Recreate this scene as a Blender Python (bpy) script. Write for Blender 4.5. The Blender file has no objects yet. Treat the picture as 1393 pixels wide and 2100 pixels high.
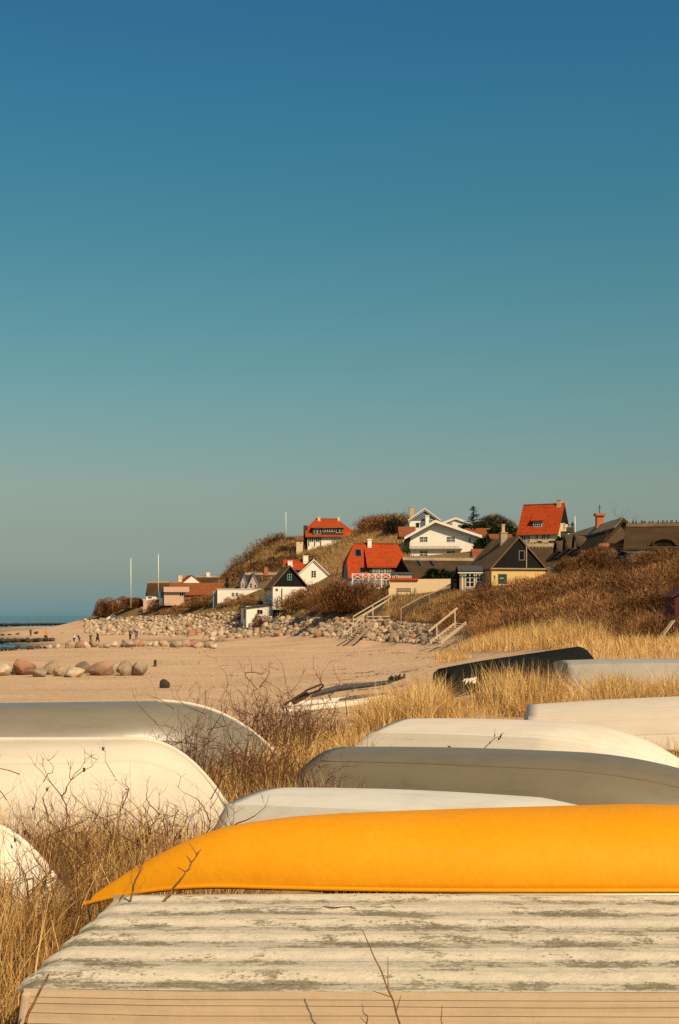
import bpy, bmesh, math, random
import numpy as np
from mathutils import Vector, Matrix, noise
R = math.radians
rnd = random.Random(7)
rs = np.random.RandomState(11)
F = 2917.0; CX = 696.5; HY = 1262.0; CZ = 5.0
scene = bpy.context.scene
col = scene.collection

def P(px, py, d):
    """point of the place seen at picture position px,py when it stands d metres ahead"""
    return Vector(((px - CX) / F * d, d, CZ + (HY - py) / F * d))

# ------------------------------------------------------------------ tags
def tag(o, label=None, cat=None, group=None, kind=None):
    if label: o['label'] = label
    if cat: o['category'] = cat
    if group: o['group'] = group
    if kind: o['kind'] = kind
    return o

def empty(name, loc, label, cat, group=None, rz=0.0):
    o = bpy.data.objects.new(name, None); col.objects.link(o)
    o.empty_display_size = 0.3
    o.location = loc; o.rotation_euler = (0, 0, rz)
    return tag(o, label, cat, group)

# ------------------------------------------------------------------ mesh builder
class MB:
    def __init__(s): s.v = []; s.f = []; s.m = []; s.uv = None; s.T = None
    def add(s, vs, fs, mi=0):
        b = len(s.v)
        if s.T is not None: vs = [s.T @ Vector(v) for v in vs]
        s.v += [tuple(v) for v in vs]
        for f in fs: s.f.append([b + i for i in f]); s.m.append(mi)
    def box(s, x0, x1, y0, y1, z0, z1, mi=0):
        v = [(x, y, z) for z in (z0, z1) for y in (y0, y1) for x in (x0, x1)]
        s.add(v, [(0,2,3,1),(4,5,7,6),(0,1,5,4),(2,6,7,3),(0,4,6,2),(1,3,7,5)], mi)
    def slab(s, pts, thick, mi=0, d=None):
        pts = [Vector(p) for p in pts]; n = len(pts)
        off = Vector((0, 0, thick)) if d is None else Vector(d) * thick
        s.add(pts + [p + off for p in pts],
              [tuple(reversed(range(n))), tuple(range(n, 2*n))] + [(i, (i+1) % n, n + (i+1) % n, n + i) for i in range(n)], mi)
    def bar(s, a, b, w, h=None, mi=0):
        a = Vector(a); b = Vector(b); h = h or w
        t = (b - a).normalized(); up = Vector((0,0,1)) if abs(t.z) < .95 else Vector((0,1,0))
        r = t.cross(up).normalized(); u = r.cross(t).normalized()
        vs = [p + r*(i*w/2) + u*(j*h/2) for p in (a, b) for i, j in ((-1,-1),(1,-1),(1,1),(-1,1))]
        s.add(vs, [(3,2,1,0),(4,5,6,7),(0,1,5,4),(1,2,6,5),(2,3,7,6),(3,0,4,7)], mi)
    def tube(s, pts, rads, n=8, mi=0, cap=True):
        pts = [Vector(p) for p in pts]; vs = []; up = None
        for i, p in enumerate(pts):
            t = (pts[min(i+1, len(pts)-1)] - pts[max(i-1, 0)]).normalized()
            if up is None:
                up = Vector((0,0,1)) if abs(t.z) < .9 else Vector((1,0,0))
            r = t.cross(up).normalized(); up = r.cross(t).normalized()
            rr = rads[i] if hasattr(rads, '__len__') else rads
            for k in range(n):
                a = 2*math.pi*k/n
                vs.append(p + r*(rr*math.cos(a)) + up*(rr*math.sin(a)))
        fs = []
        for i in range(len(pts)-1):
            for k in range(n):
                fs.append((i*n+k, i*n+(k+1) % n, (i+1)*n+(k+1) % n, (i+1)*n+k))
        if cap:
            fs.append(tuple(reversed(range(n)))); fs.append(tuple(range((len(pts)-1)*n, len(pts)*n)))
        s.add(vs, fs, mi)
    def mesh(s, name, mats, smooth=False, recalc=True):
        me = bpy.data.meshes.new(name); me.from_pydata(s.v, [], s.f)
        if not isinstance(mats, (list, tuple)): mats = [mats]
        for m in mats: me.materials.append(m)
        me.polygons.foreach_set('material_index', s.m)
        if recalc:
            bm = bmesh.new(); bm.from_mesh(me)
            bmesh.ops.recalc_face_normals(bm, faces=bm.faces); bm.to_mesh(me); bm.free()
        if smooth: me.polygons.foreach_set('use_smooth', [True]*len(me.polygons))
        me.update(); return me
    def build(s, name, mats, parent=None, smooth=False, bevel=0, recalc=True):
        o = bpy.data.objects.new(name, s.mesh(name, mats, smooth, recalc)); col.objects.link(o)
        if parent: o.parent = parent
        if bevel:
            b = o.modifiers.new('bevel', 'BEVEL'); b.width = bevel; b.segments = 2; b.limit_method = 'ANGLE'
        return o

def np_mesh(name, V, Q, mats, tint=None, tri=False, smooth=False, parent=None):
    """V (n,3), Q (m,4) or (m,3) -> one object built with numpy; tint is a float per vertex"""
    me = bpy.data.meshes.new(name)
    k = Q.shape[1]
    me.vertices.add(len(V)); me.vertices.foreach_set('co', V.astype(np.float32).ravel())
    me.loops.add(Q.size); me.loops.foreach_set('vertex_index', Q.astype(np.int32).ravel())
    me.polygons.add(len(Q)); me.polygons.foreach_set('loop_start', np.arange(0, Q.size, k, dtype=np.int32))
    try: me.polygons.foreach_set('loop_total', np.full(len(Q), k, dtype=np.int32))
    except Exception: pass
    if tint is not None:
        a = me.attributes.new('tint', 'FLOAT', 'POINT'); a.data.foreach_set('value', tint.astype(np.float32))
    if not isinstance(mats, (list, tuple)): mats = [mats]
    for m in mats: me.materials.append(m)
    if smooth: me.polygons.foreach_set('use_smooth', np.ones(len(Q), dtype=bool))
    me.update(calc_edges=True); me.validate()
    o = bpy.data.objects.new(name, me); col.objects.link(o)
    if parent: o.parent = parent
    return o

# ------------------------------------------------------------------ materials
MATS = {}
class NT:
    def __init__(s, name):
        s.m = bpy.data.materials.new(name); s.m.use_nodes = True
        s.n = s.m.node_tree.nodes; s.l = s.m.node_tree.links
        s.b = s.n['Principled BSDF']
    def new(s, t, **kw):
        nd = s.n.new(t)
        for k, v in kw.items():
            if k.startswith('i_'):
                nd.inputs[k[2:].replace('_', ' ')].default_value = v
            else: setattr(nd, k, v)
        return nd
    def link(s, a, b): s.l.new(a, b)
    def coord(s, kind='Object', scale=None):
        tc = s.new('ShaderNodeTexCoord')
        if scale is None: return tc.outputs[kind]
        mp = s.new('ShaderNodeMapping'); mp.inputs['Scale'].default_value = scale
        s.link(tc.outputs[kind], mp.inputs['Vector']); return mp.outputs['Vector']
    def noise(s, vec, scale, detail=4, rough=.6, dist=0):
        t = s.new('ShaderNodeTexNoise'); t.inputs['Scale'].default_value = scale
        t.inputs['Detail'].default_value = detail; t.inputs['Roughness'].default_value = rough
        t.inputs['Distortion'].default_value = dist
        if vec is not None: s.link(vec, t.inputs['Vector'])
        return t.outputs['Fac']
    def ramp(s, fac, stops):
        r = s.new('ShaderNodeValToRGB'); e = r.color_ramp.elements
        while len(e) < len(stops): e.new(.5)
        for i, (p, c) in enumerate(stops):
            e[i].position = p; e[i].color = tuple(c) + (1,) if len(c) == 3 else c
        s.link(fac, r.inputs['Fac']); return r.outputs['Color']
    def maprange(s, v, a, b, c=0., d=1.):
        m = s.new('ShaderNodeMapRange'); s.link(v, m.inputs[0])
        m.inputs[1].default_value = a; m.inputs[2].default_value = b
        m.inputs[3].default_value = c; m.inputs[4].default_value = d
        return m.outputs[0]
    def math(s, op, a, b=None):
        m = s.new('ShaderNodeMath', operation=op)
        for i, x in enumerate((a, b)):
            if x is None: continue
            if isinstance(x, (int, float)): m.inputs[i].default_value = x
            else: s.link(x, m.inputs[i])
        return m.outputs[0]
    def mix(s, fac, a, b, mode='MIX'):
        m = s.new('ShaderNodeMix', data_type='RGBA', blend_type=mode)
        for x, idx in ((fac, 0), (a, 6), (b, 7)):
            if isinstance(x, (int, float)): m.inputs[idx].default_value = x
            elif isinstance(x, (tuple, list)): m.inputs[idx].default_value = tuple(x) + (1,) if len(x) == 3 else x
            else: s.link(x, m.inputs[idx])
        return m.outputs[2]
    def attr(s, name, out='Fac'):
        a = s.new('ShaderNodeAttribute'); a.attribute_name = name; return a.outputs[out]
    def bump(s, h, strength=.3, dist=.02, normal=None):
        b = s.new('ShaderNodeBump'); b.inputs['Strength'].default_value = strength
        b.inputs['Distance'].default_value = dist; s.link(h, b.inputs['Height'])
        if normal is not None: s.link(normal, b.inputs['Normal'])
        s.link(b.outputs['Normal'], s.b.inputs['Normal']); return b.outputs['Normal']
    def color(s, c):
        if isinstance(c, (tuple, list)): s.b.inputs['Base Color'].default_value = tuple(c) + (1,)
        else: s.link(c, s.b.inputs['Base Color'])
    def rough(s, r): s.b.inputs['Roughness'].default_value = r
    def spec(s, v): s.b.inputs['Specular IOR Level'].default_value = v

def mul(c, k): return tuple(min(1, x*k) for x in c)

def plain(name, c, rough=.7, var=.18, scale=3., bump=.25, bdist=.02, spec=.3, stretch=(1,1,1), tintc=None):
    if name in MATS: return MATS[name]
    t = NT(name); v = t.coord('Object', stretch)
    n1 = t.noise(v, scale, 5, .65); n2 = t.noise(v, scale*9, 3, .6)
    m = t.math('ADD', t.math('MULTIPLY', n1, .65), t.math('MULTIPLY', n2, .35))
    t.color(t.ramp(m, [(.3, mul(c, 1-var*1.3)), (.5, c), (.7, mul(tintc or c, 1+var))]))
    t.rough(rough); t.spec(spec)
    if bump: t.bump(m, bump, bdist)
    MATS[name] = t.m; return t.m

def tiles(name, c):
    t = NT(name); v = t.coord('Object')
    w = t.new('ShaderNodeTexWave', wave_type='BANDS', bands_direction='Z'); w.inputs['Scale'].default_value = 1.1
    w.inputs['Distortion'].default_value = .3; t.link(v, w.inputs['Vector'])
    w2 = t.new('ShaderNodeTexWave', wave_type='BANDS', bands_direction='X'); w2.inputs['Scale'].default_value = 1.5
    t.link(v, w2.inputs['Vector'])
    n = t.noise(v, 1.2, 6, .7); n2 = t.noise(v, 14, 2, .5)
    m = t.math('ADD', t.math('MULTIPLY', n, .6), t.math('MULTIPLY', n2, .4))
    t.color(t.ramp(m, [(.28, mul(c, .55)), (.5, c), (.72, (c[0]*1.25, c[1]*1.5, c[2]*1.8))]))
    h = t.math('ADD', w.outputs['Fac'], t.math('MULTIPLY', w2.outputs['Fac'], .7))
    t.bump(h, .8, .10); t.rough(.85); t.spec(.1); return t.m

def thatch_mat(name, c):
    t = NT(name); v = t.coord('Object', (6, 6, 1.2))
    n = t.noise(v, 2.2, 6, .75); v2 = t.coord('Object'); n2 = t.noise(v2, .45, 4, .6)
    m = t.math('ADD', t.math('MULTIPLY', n, .55), t.math('MULTIPLY', n2, .45))
    t.color(t.ramp(m, [(.3, mul(c, .5)), (.5, c), (.68, mul(c, 1.7))]))
    t.bump(n, .7, .08); t.rough(.95); t.spec(.1); return t.m

M = {}
def mk():
    M['white_wall'] = plain('white_wall', (.78,.715,.60), .8, .06, 1.2, .15)
    M['cream_wall'] = plain('cream_wall', (.66,.50,.29), .85, .08, 1.0, .2)
    M['yellow_wall'] = plain('yellow_wall', (.66,.44,.16), .85, .08, 1.0, .2)
    M['peach_wall'] = plain('peach_wall', (.62,.40,.28), .85, .08, 1.0, .2)
    M['pink_boards'] = plain('pink_boards', (.45,.30,.26), .8, .1, 1.0, .2, stretch=(6,6,.5))
    M['red_tile'] = tiles('red_tile', (.41,.058,.013))
    M['old_tile'] = tiles('old_tile', (.27,.085,.032))
    M['thatch'] = thatch_mat('thatch', (.062,.038,.019))
    M['pale_thatch'] = thatch_mat('pale_thatch', (.15,.095,.05))
    M['ridge_straw'] = thatch_mat('ridge_straw', (.30,.22,.14))
    M['black_boards'] = plain('black_boards', (.014,.013,.012), .9, .35, 1.5, .5, .03, .08, stretch=(7,7,.4))
    M['slate_boards'] = plain('slate_boards', (.10,.13,.16), .75, .2, 1.5, .4, .03, stretch=(7,7,.4))
    M['dark_felt'] = plain('dark_felt', (.06,.062,.065), .9, .25, 2, .3)
    M['blue_paint'] = plain('blue_paint', (.035,.075,.14), .5, .1, 2, .1)
    M['green_paint'] = plain('green_paint', (.015,.05,.03), .5, .12, 2, .1)
    M['turquoise_paint'] = plain('turquoise_paint', (.25,.45,.45), .5, .1, 2, .1)
    M['white_paint'] = plain('white_paint', (.74,.69,.60), .5, .06, 4, .1)
    M['grey_wood'] = plain('grey_wood', (.34,.25,.17), .85, .25, 3, .5, .02, stretch=(5,5,1))
    M['pale_wood'] = plain('pale_wood', (.52,.40,.27), .85, .2, 3, .5, .02)
    M['dark_wood'] = plain('dark_wood', (.05,.035,.025), .8, .3, 3, .5, .02)
    M['red_shed'] = plain('red_shed', (.075,.012,.010), .75, .25, 2, .4, .02, stretch=(7,7,.4))
    M['brick'] = plain('brick', (.42,.13,.06), .85, .2, 5, .4, .03)
    M['yellow_brick'] = plain('yellow_brick', (.48,.34,.19), .85, .2, 5, .4, .03)
    M['brown_boards'] = plain('brown_boards', (.11,.075,.045), .85, .25, 1.5, .4, .03, .1, stretch=(1,1,6))
    M['grey_stone'] = plain('grey_stone', (.34,.265,.185), .9, .2, 3, .5, .03)
    M['concrete'] = plain('concrete', (.40,.30,.20), .9, .18, 1.5, .4, .03)
    M['blue_grey_wall'] = plain('blue_grey_wall', (.20,.24,.27), .85, .12, 1.5, .2)
    t = NT('window_glass'); t.color((.008,.009,.010)); t.rough(.12); t.spec(.35); M['glass'] = t.m
    M['bark'] = plain('bark', (.075,.045,.028), .9, .3, 8, .5)
    M['pale_bark'] = plain('pale_bark', (.30,.22,.15), .9, .3, 8, .5)
mk()

def foliage(name, a, b, c, trans=0.0):
    """colour spread over the leaves by a random tint attribute"""
    t = NT(name); f = t.attr('tint')
    t.color(t.ramp(f, [(0., a), (.5, b), (1., c)])); t.rough(.8); t.spec(.15)
    return t.m
M['scrub'] = foliage('scrub', (.075,.038,.016), (.26,.122,.046), (.44,.235,.095))
M['dry_grass'] = foliage('dry_grass', (.17,.08,.022), (.49,.275,.085), (.74,.50,.21))
M['hill_grass'] = foliage('hill_grass', (.16,.09,.033), (.36,.21,.08), (.52,.33,.14))
M['rose_twig'] = foliage('rose_twig', (.06,.027,.014), (.16,.07,.033), (.30,.145,.07))
M['grey_twig'] = foliage('grey_twig', (.05,.036,.022), (.14,.095,.055), (.25,.18,.11))
M['conifer'] = foliage('conifer', (.010,.022,.010), (.022,.042,.018), (.05,.075,.03))
M['evergreen'] = foliage('evergreen', (.015,.028,.008), (.04,.062,.016), (.10,.115,.035))

# ------------------------------------------------------------------ terrain
CP = []
def cp(px, d, py=None, z=None):
    if z is None: z = CZ + (HY - py) * d / F
    CP.append((px, d, z))
for px in (-1800, -400, 200, 700, 1200, 1800, 3000):
    for d in (1.6, 4, 8, 12): cp(px, d, z=3.2)
for px, d, z in [(-400,16,3.15),(0,16,3.15),(550,16,3.15),(700,16,3.15),(1000,17,3.18),(1300,18,3.2),
                 (-600,22,2.5),(0,22,2.5),(400,22,2.6),(650,22,2.85),(850,23,3.15),(1150,24,3.2),(1500,24,3.25),
                 (-600,32,1.5),(0,32,1.5),(450,32,1.6),(700,32,2.2),(850,31,2.95),(1000,32,3.18),(1393,34,3.3),(1900,34,3.4),
                 (-700,50,.9),(0,50,1.0),(450,50,.95),(640,50,1.0),(800,50,1.4),(950,48,2.5),(1100,48,3.15),(1393,48,3.4),(2000,48,3.6),
                 (-900,75,.5),(-300,75,.75),(0,75,.85),(400,75,.8),(650,75,.85),(800,75,1.1),(900,75,1.7),(1000,72,2.5),(1200,70,3.3),(1393,66,3.55),
                 (-500,110,.4),(0,110,.65),(300,110,.75),(600,110,.85),(800,110,1.25),(900,110,1.6),
                 (0,150,.8),(300,150,.9),(600,150,1.1),(800,150,1.45),(930,118,1.95),
                 (-300,150,.3),(-700,120,.0),(-1500,100,0.),(-1200,60,.5),(-3000,60,0.2),
                 (60,165,.85),(150,170,.9),(20,180,.5),(-40,200,-.2),(20,222,-.25),(10,240,-.3),(60,232,.0),(110,225,.3),(160,240,.7),(250,240,.85),(-200,230,-.8),
                 (0,262,.1),(60,262,.25),(100,300,.55),(30,330,.5),(60,420,.6),(130,450,.65),(-20,480,.3),(30,570,.35),(120,580,.5),(-200,450,-1.),(-600,300,-1.5),(0,720,-2.5),(150,760,-2.5),(-800,700,-3),(-2500,300,-3),
                 (400,200,.95),(520,240,1.2),(640,200,1.3)]: cp(px, d, z=z)
for px, py, d in [(430,1330,192),(500,1310,270),(600,1305,250),(700,1309,215),(780,1316,190),(870,1322,170),(950,1322,155),
                  (500,1277,280),(600,1270,260),(700,1272,224),(780,1274,200),(870,1282,180),(940,1288,166),
                  (300,1303,300),(250,1303,290),(300,1270,330),(400,1258,318),(400,1300,285),(200,1287,345),(190,1272,360),(460,1280,290),(230,1300,300),
                  (200,1262,372),(270,1248,352),(330,1242,338),(400,1236,322),(450,1228,314),(560,1222,290),(640,1218,282),(520,1265,285),(560,1250,284),(600,1250,272),
                  (330,1228,350),(420,1224,340),(250,1240,385),
                  (760,1205,238),(700,1215,245),(690,1240,240),(740,1250,228),(650,1255,250),
                  (800,1221,218),(860,1220,215),(925,1222,205),(820,1265,200),(880,1262,190),(900,1240,196),
                  (965,1208,204),(1060,1200,200),(1010,1200,201),
                  (460,1190,405),(500,1160,405),(560,1112,405),(610,1113,392),(660,1119,378),(700,1112,368),(735,1092,372),(740,1120,345),(810,1092,365),(760,1085,385),(690,1140,330),(620,1170,330),(560,1165,350),(500,1180,350),(700,1165,295),
                  (880,1141,285),(960,1141,275),(840,1110,330),(900,1090,360),(900,1165,245),(840,1165,248),(970,1170,240),
                  (1000,1105,320),(1090,1113,282),(1160,1112,285),(1060,1110,315),(1000,1140,250),(1100,1150,225),(1230,1110,280),(1400,1105,300),(1700,1100,300),
                  (1150,1170,172),(1230,1165,165),(1310,1160,155),(1393,1150,150),(1500,1150,150),(1900,1140,150),
                  (960,1262,172),(1000,1240,172),(1060,1225,165),(1120,1212,150),(1200,1190,135),(1300,1172,125),(1393,1160,120),(1700,1160,110),
                  (1000,1312,128),(1060,1308,118),(1100,1290,122),(1200,1265,112),(1300,1245,105),(1393,1235,100),(1600,1230,90),
                  (1100,1322,98),(1200,1320,86),(1300,1322,80),(1393,1318,78),(1600,1318,75),(1020,1328,108)]: cp(px, d, py=py)
for px in (560, 800, 1200, 1700, 2600): cp(px, 600, z=26); cp(px, 1100, z=26)
for px, d, z in [(430,450,16),(430,600,12),(300,450,6),(330,600,2),(150,450,.6),(250,520,1.),(330,800,-2.5),(450,1100,-2),(2600,150,10),(2600,300,20)]: cp(px, d, z=z)
for px in (2600, 4500, 6600):
    for d, z in ((1.6,3.1),(6,3.1),(12,3.1),(20,3.1),(35,3.2),(60,3.4)): cp(px, d, z=z)
for px in (-3000, -5200):
    for d, z in ((1.6,3.1),(12,2.8),(25,1.2)): cp(px, d, z=z)
cp(4500,150,z=8); cp(6600,150,z=8); cp(4500,400,z=18); cp(6600,400,z=18)
CPa = np.array(CP)
def warp(px, d): return np.stack([np.asarray(px, float) / 230.0, np.log(np.asarray(d, float)) * 4.2], -1)
_X = warp(CPa[:,0], CPa[:,1])
def _K(a, b):
    return np.sqrt(((a[:,None,:] - b[None,:,:])**2).sum(-1) + .02)
_A = np.zeros((len(_X)+3, len(_X)+3)); _A[:len(_X),:len(_X)] = _K(_X, _X) - np.eye(len(_X))*.02
_A[:len(_X),-3] = 1; _A[:len(_X),-2:] = _X; _A[-3,:len(_X)] = 1; _A[-2:,:len(_X)] = _X.T
_W = np.linalg.solve(_A, np.concatenate([CPa[:,2], np.zeros(3)]))
def gz_pd(px, d):
    px = np.atleast_1d(np.asarray(px, float)); d = np.atleast_1d(np.asarray(d, float))
    px, d = np.broadcast_arrays(px, d); sh = px.shape; px = px.ravel(); d = d.ravel()
    out = np.empty(len(px))
    for i in range(0, len(px), 8000):
        X = warp(px[i:i+8000], np.maximum(d[i:i+8000], 1.2)); out[i:i+8000] = _K(X, _X) @ _W[:-3] + _W[-3] + X @ _W[-2:]
    return out.reshape(sh)
def gz(x, y): return gz_pd(np.asarray(x)/np.asarray(y)*F + CX, y)
def gpt(px, d): return Vector(((px-CX)/F*d, d, float(gz_pd(px, d)[0])))
def d_at(px, py, lo=5., hi=500.):
    """first distance at which the line of sight meets the ground"""
    ds = np.exp(np.linspace(math.log(lo), math.log(hi), 700)); z = gz_pd(np.full(700, px), ds)
    ray = CZ + (HY - py) * ds / F; k = np.nonzero(ray <= z)[0]
    return float(ds[k[0]]) if len(k) else hi

def in_poly(px, py, poly):
    res = np.zeros(len(px), bool); n = len(poly); j = n-1
    for i in range(n):
        xi, yi = poly[i]; xj, yj = poly[j]
        c = ((yi > py) != (yj > py)) & (px < (xj-xi)*(py-yi)/(yj-yi+1e-9)+xi); res ^= c; j = i
    return res

def build_ground():
    pxs = np.concatenate([np.linspace(-5200, -80, 55)[:-1], np.arange(-80, 1480, 8), np.linspace(1480, 6600, 55)])
    ds = np.exp(np.linspace(math.log(1.3), math.log(1500), 330))
    PX, D = np.meshgrid(pxs, ds); Z = gz_pd(PX, D)
    X = (PX - CX) / F * D
    for i in range(Z.shape[0]):
        for j in range(Z.shape[1]):
            if -150 < PX[i,j] < 1550:
                d = D[i,j]; x = X[i,j]
                Z[i,j] += .10*noise.noise((x*.12, d*.12, 0)) + .035*noise.noise((x*.6, d*.6, 3)) * min(1, 60/d)
                if d > 25 and d < 260: Z[i,j] += .05*noise.noise((x*.30, d*.22, 7))
    nr, nc = Z.shape
    V = np.stack([X.ravel(), D.ravel(), Z.ravel()], 1)
    i = np.arange(nr-1)[:,None]*nc + np.arange(nc-1)[None,:]; i = i.ravel()
    Q = np.stack([i, i+1, i+nc+1, i+nc], 1)
    # how much soil and dead grass covers the sand
    z = Z.ravel(); d = D.ravel(); px = PX.ravel()
    veg = np.clip((z - 3.0)/1.5, 0, 1) * np.clip((d-60)/30, 0, 1)
    veg = np.maximum(veg, .55*np.clip((24-d)/6, 0, 1)); veg = np.maximum(veg, .35*np.clip((px-760)/300,0,1)*np.clip((z-2.2)/.8,0,1))
    wet = np.clip((.55 - z)/.5, 0, 1)
    o = np_mesh('ground', V, Q, ground_mat(), tint=veg, smooth=True)
    a = o.data.attributes.new('wet', 'FLOAT', 'POINT'); a.data.foreach_set('value', wet.astype(np.float32))
    tag(o, kind='structure'); return o

def ground_mat():
    t = NT('sand_and_soil'); v = t.coord('Object')
    n1 = t.noise(v, .09, 6, .6); n2 = t.noise(v, 2.2, 6, .7); n3 = t.noise(v, 30, 2, .6)
    vs = t.coord('Object', (.22, 1.1, 1)); n4 = t.noise(vs, .6, 5, .65, .6)
    m = t.math('ADD', t.math('MULTIPLY', n1, .35), t.math('ADD', t.math('MULTIPLY', n2, .35), t.math('MULTIPLY', n4, .30)))
    sand = t.ramp(m, [(.30, (.38,.25,.145)), (.48, (.55,.37,.222)), (.64, (.67,.465,.29))])
    fleck = t.math('GREATER_THAN', t.noise(t.coord('Object', (1., 2.2, 1)), 3.2, 5, .75), .69)
    sand = t.mix(t.math('MULTIPLY', fleck, .55), sand, (.14,.085,.05))
    sand = t.mix(t.attr('wet'), sand, (.21,.15,.095))
    nv = t.noise(v, .8, 6, .7); nv2 = t.noise(v, .10, 4, .6)
    mv = t.math('ADD', t.math('MULTIPLY', nv, .55), t.math('MULTIPLY', nv2, .45))
    soil = t.ramp(mv, [(.3, (.085,.05,.022)), (.5, (.20,.125,.05)), (.7, (.36,.235,.095))])
    f = t.math('ADD', t.attr('tint'), t.math('MULTIPLY', t.math('SUBTRACT', n2, .5), .9))
    f = t.maprange(f, .3, .62)
    t.color(t.mix(f, sand, soil)); t.rough(.95); t.spec(.12)
    vo = t.new('ShaderNodeTexVoronoi'); vo.inputs['Scale'].default_value = 1.25; t.link(v, vo.inputs['Vector'])
    pit = t.math('MULTIPLY', t.maprange(vo.outputs['Distance'], .08, .30), t.maprange(n1, .42, .55, .15, .75))
    h = t.math('ADD', t.math('ADD', t.math('ADD', n2, pit), t.math('MULTIPLY', n3, .25)), t.math('MULTIPLY', t.noise(v, .55, 4, .6), 1.3))
    t.bump(h, .8, .13); return t.m
build_ground()

def water_mat():
    t = NT('sea_water'); v = t.coord('Object', (.5, 1.6, 1))
    n = t.noise(v, .35, 6, .65); n2 = t.noise(t.coord('Object', (.004, .02, 1)), 1.0, 4, .6)
    t.color(t.ramp(n2, [(.35, (.008,.075,.10)), (.65, (.02,.115,.14))])); t.rough(.22); t.spec(.5)
    t.bump(n, .5, .6); return t.m
mb = MB(); mb.add([(-9000, 60, 0), (9000, 60, 0), (9000, 16000, 0), (-9000, 16000, 0)], [(0,1,2,3)])
tag(mb.build('sea', water_mat()), kind='structure')
# ------------------------------------------------------------------ houses
class House:
    """a house standing at distance d with its front wall between two picture columns; local x right, y back, z up"""
    def __init__(s, name, label, pxl, pxr, base, eave, ridge, d, depth, cat='house', axis='x', yaw=0., over=.35, frac=(1,1),
                 hipin=(None,None), wall='white_wall', roof='thatch', gable=None, c0=0., thick=.22, found=2.5, group=None, eave_b=None, endover=None):
        s.S = d/F; s.d = d; s.base = base; s.pc = (pxl+pxr)/2; s.cy = math.cos(yaw)
        s.root = empty(name, P(s.pc, base, d), label, cat, group, yaw)
        w = (pxr-pxl)*s.S/s.cy; s.w = w; s.depth = depth; s.axis = axis
        he = (base-eave)*s.S; z0 = s.root.location.z
        if axis == 'x': hr = CZ + (HY-ridge)*(d+depth/2*s.cy)/F - z0; span = depth; L = w
        else: hr = (base-ridge)*s.S; span = w; L = depth
        s.he = he; s.hr = hr
        def m(a, c, z):
            return Vector((a, c+depth/2, z)) if axis == 'x' else Vector((c, a+depth/2, z))
        s.m = m; h = span/2; s.h = h
        slope = (hr-he)/h; s.slope = slope
        # walls
        mb = MB(); e = .03; frL, frR = frac
        def prof(a, fr):
            hz = he + (hr-he)*fr
            if fr >= 1: top = [m(a, c0, hr-e)]
            else: top = [m(a, h*(1-fr) + c0*fr, hz-e), m(a, -h*(1-fr) + c0*fr, hz-e)]
            return [m(a, -h, -found), m(a, h, -found), m(a, h, he-e)] + top + [m(a, -h, he-e)]
        p0 = prof(-L/2, frL); p1 = prof(L/2, frR)
        b = 0
        mb.add(p0, [tuple(range(len(p0)))]); mb.add(p1, [tuple(range(len(p1)))])
        mb.add([m(-L/2,-h,-found), m(L/2,-h,-found), m(L/2,-h,he-e), m(-L/2,-h,he-e)], [(0,1,2,3)])
        mb.add([m(-L/2,h,-found), m(L/2,h,-found), m(L/2,h,he-e), m(-L/2,h,he-e)], [(0,1,2,3)])
        s.wall = mb.build('wall', M[wall], s.root)
        # roof
        mb = MB(); eo = over if endover is None else endover
        def hin(i, fr):
            if fr >= 1: return -eo
            return hipin[i] if hipin[i] is not None else h*(1-fr)*.8
        for sg in (-1, 1):
            hh = sg*h; out = sg*(h+over); ze = he - slope*over*(h/(h - sg*c0) if c0 else 1)
            pts = [m(-L/2-eo, out, ze), m(L/2+eo, out, ze)]
            if frR < 1: pts.append(m(L/2+eo, sg*h*(1-frR)+c0*frR, he+(hr-he)*frR))
            pts.append(m(L/2 - hin(1, frR), c0, hr))
            pts.append(m(-L/2 + hin(0, frL), c0, hr))
            if frL < 1: pts.append(m(-L/2-eo, sg*h*(1-frL)+c0*frL, he+(hr-he)*frL))
            mb.slab(pts, thick)
        for sg, fr, i in ((-1, frL, 0), (1, frR, 1)):
            if fr < 1:
                k = 1-fr; zz = he+(hr-he)*fr
                aa = sg*(L/2+eo)
                mb.slab([m(aa, -h*k-(over if fr == 0 else 0), zz-(slope*over if fr == 0 else 0)), m(aa, h*k+(over if fr == 0 else 0), zz-(slope*over if fr == 0 else 0)), m(sg*(L/2-hin(i, fr)), 0, hr)], thick)
        s.roof = mb.build('roof', M[roof], s.root)
        s.roofthick = thick
        if roof == 'red_tile' and axis == 'x':
            mb = MB(); a0 = -L/2+hin(0, frL); a1 = L/2-hin(1, frR); k_ = int((a1-a0)/.42)+1
            for i in range(k_): mb.tube([m(a0+(a1-a0)*i/k_, 0, hr+thick), m(a0+(a1-a0)*(i+.97)/k_, 0, hr+thick+.03)], [.13,.17], 7)
            mb.build('ridge_tiles', M['old_tile'], s.root)
            mb = MB(); zg = he-slope*over; mb.bar(m(-L/2-over, -h-over-.09, zg+.02), m(L/2+over, -h-over-.09, zg+.02), .13); mb.build('gutter', M['dark_felt'], s.root)
        if gable:
            mb = MB(); off = -.05
            pts = [m(-L/2+off, -h, he), m(-L/2+off, h, he), m(-L/2+off, c0, hr-.02)]
            if axis == 'x':
                for aa in (-L/2-.05, L/2):
                    mb.slab([m(aa, -h, he), m(aa, h, he), m(aa, c0, hr-.02)], .05, d=(1,0,0))
            else:
                mb.slab([m(-L/2-.05, -h-.05, he), m(-L/2-.05, h+.05, he), m(-L/2-.05, c0, hr-.02)], .05, d=(0,1,0))
            s.gable = mb.build('gable_boards', M[gable], s.root)
    def lx(s, px): return (px-s.pc)*s.S/s.cy
    def lz(s, py): return (s.base-py)*s.S
    def front_slope_y(s, z):            # y of the front roof plane at height z (axis x)
        return (z-s.he)/s.slope
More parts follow.
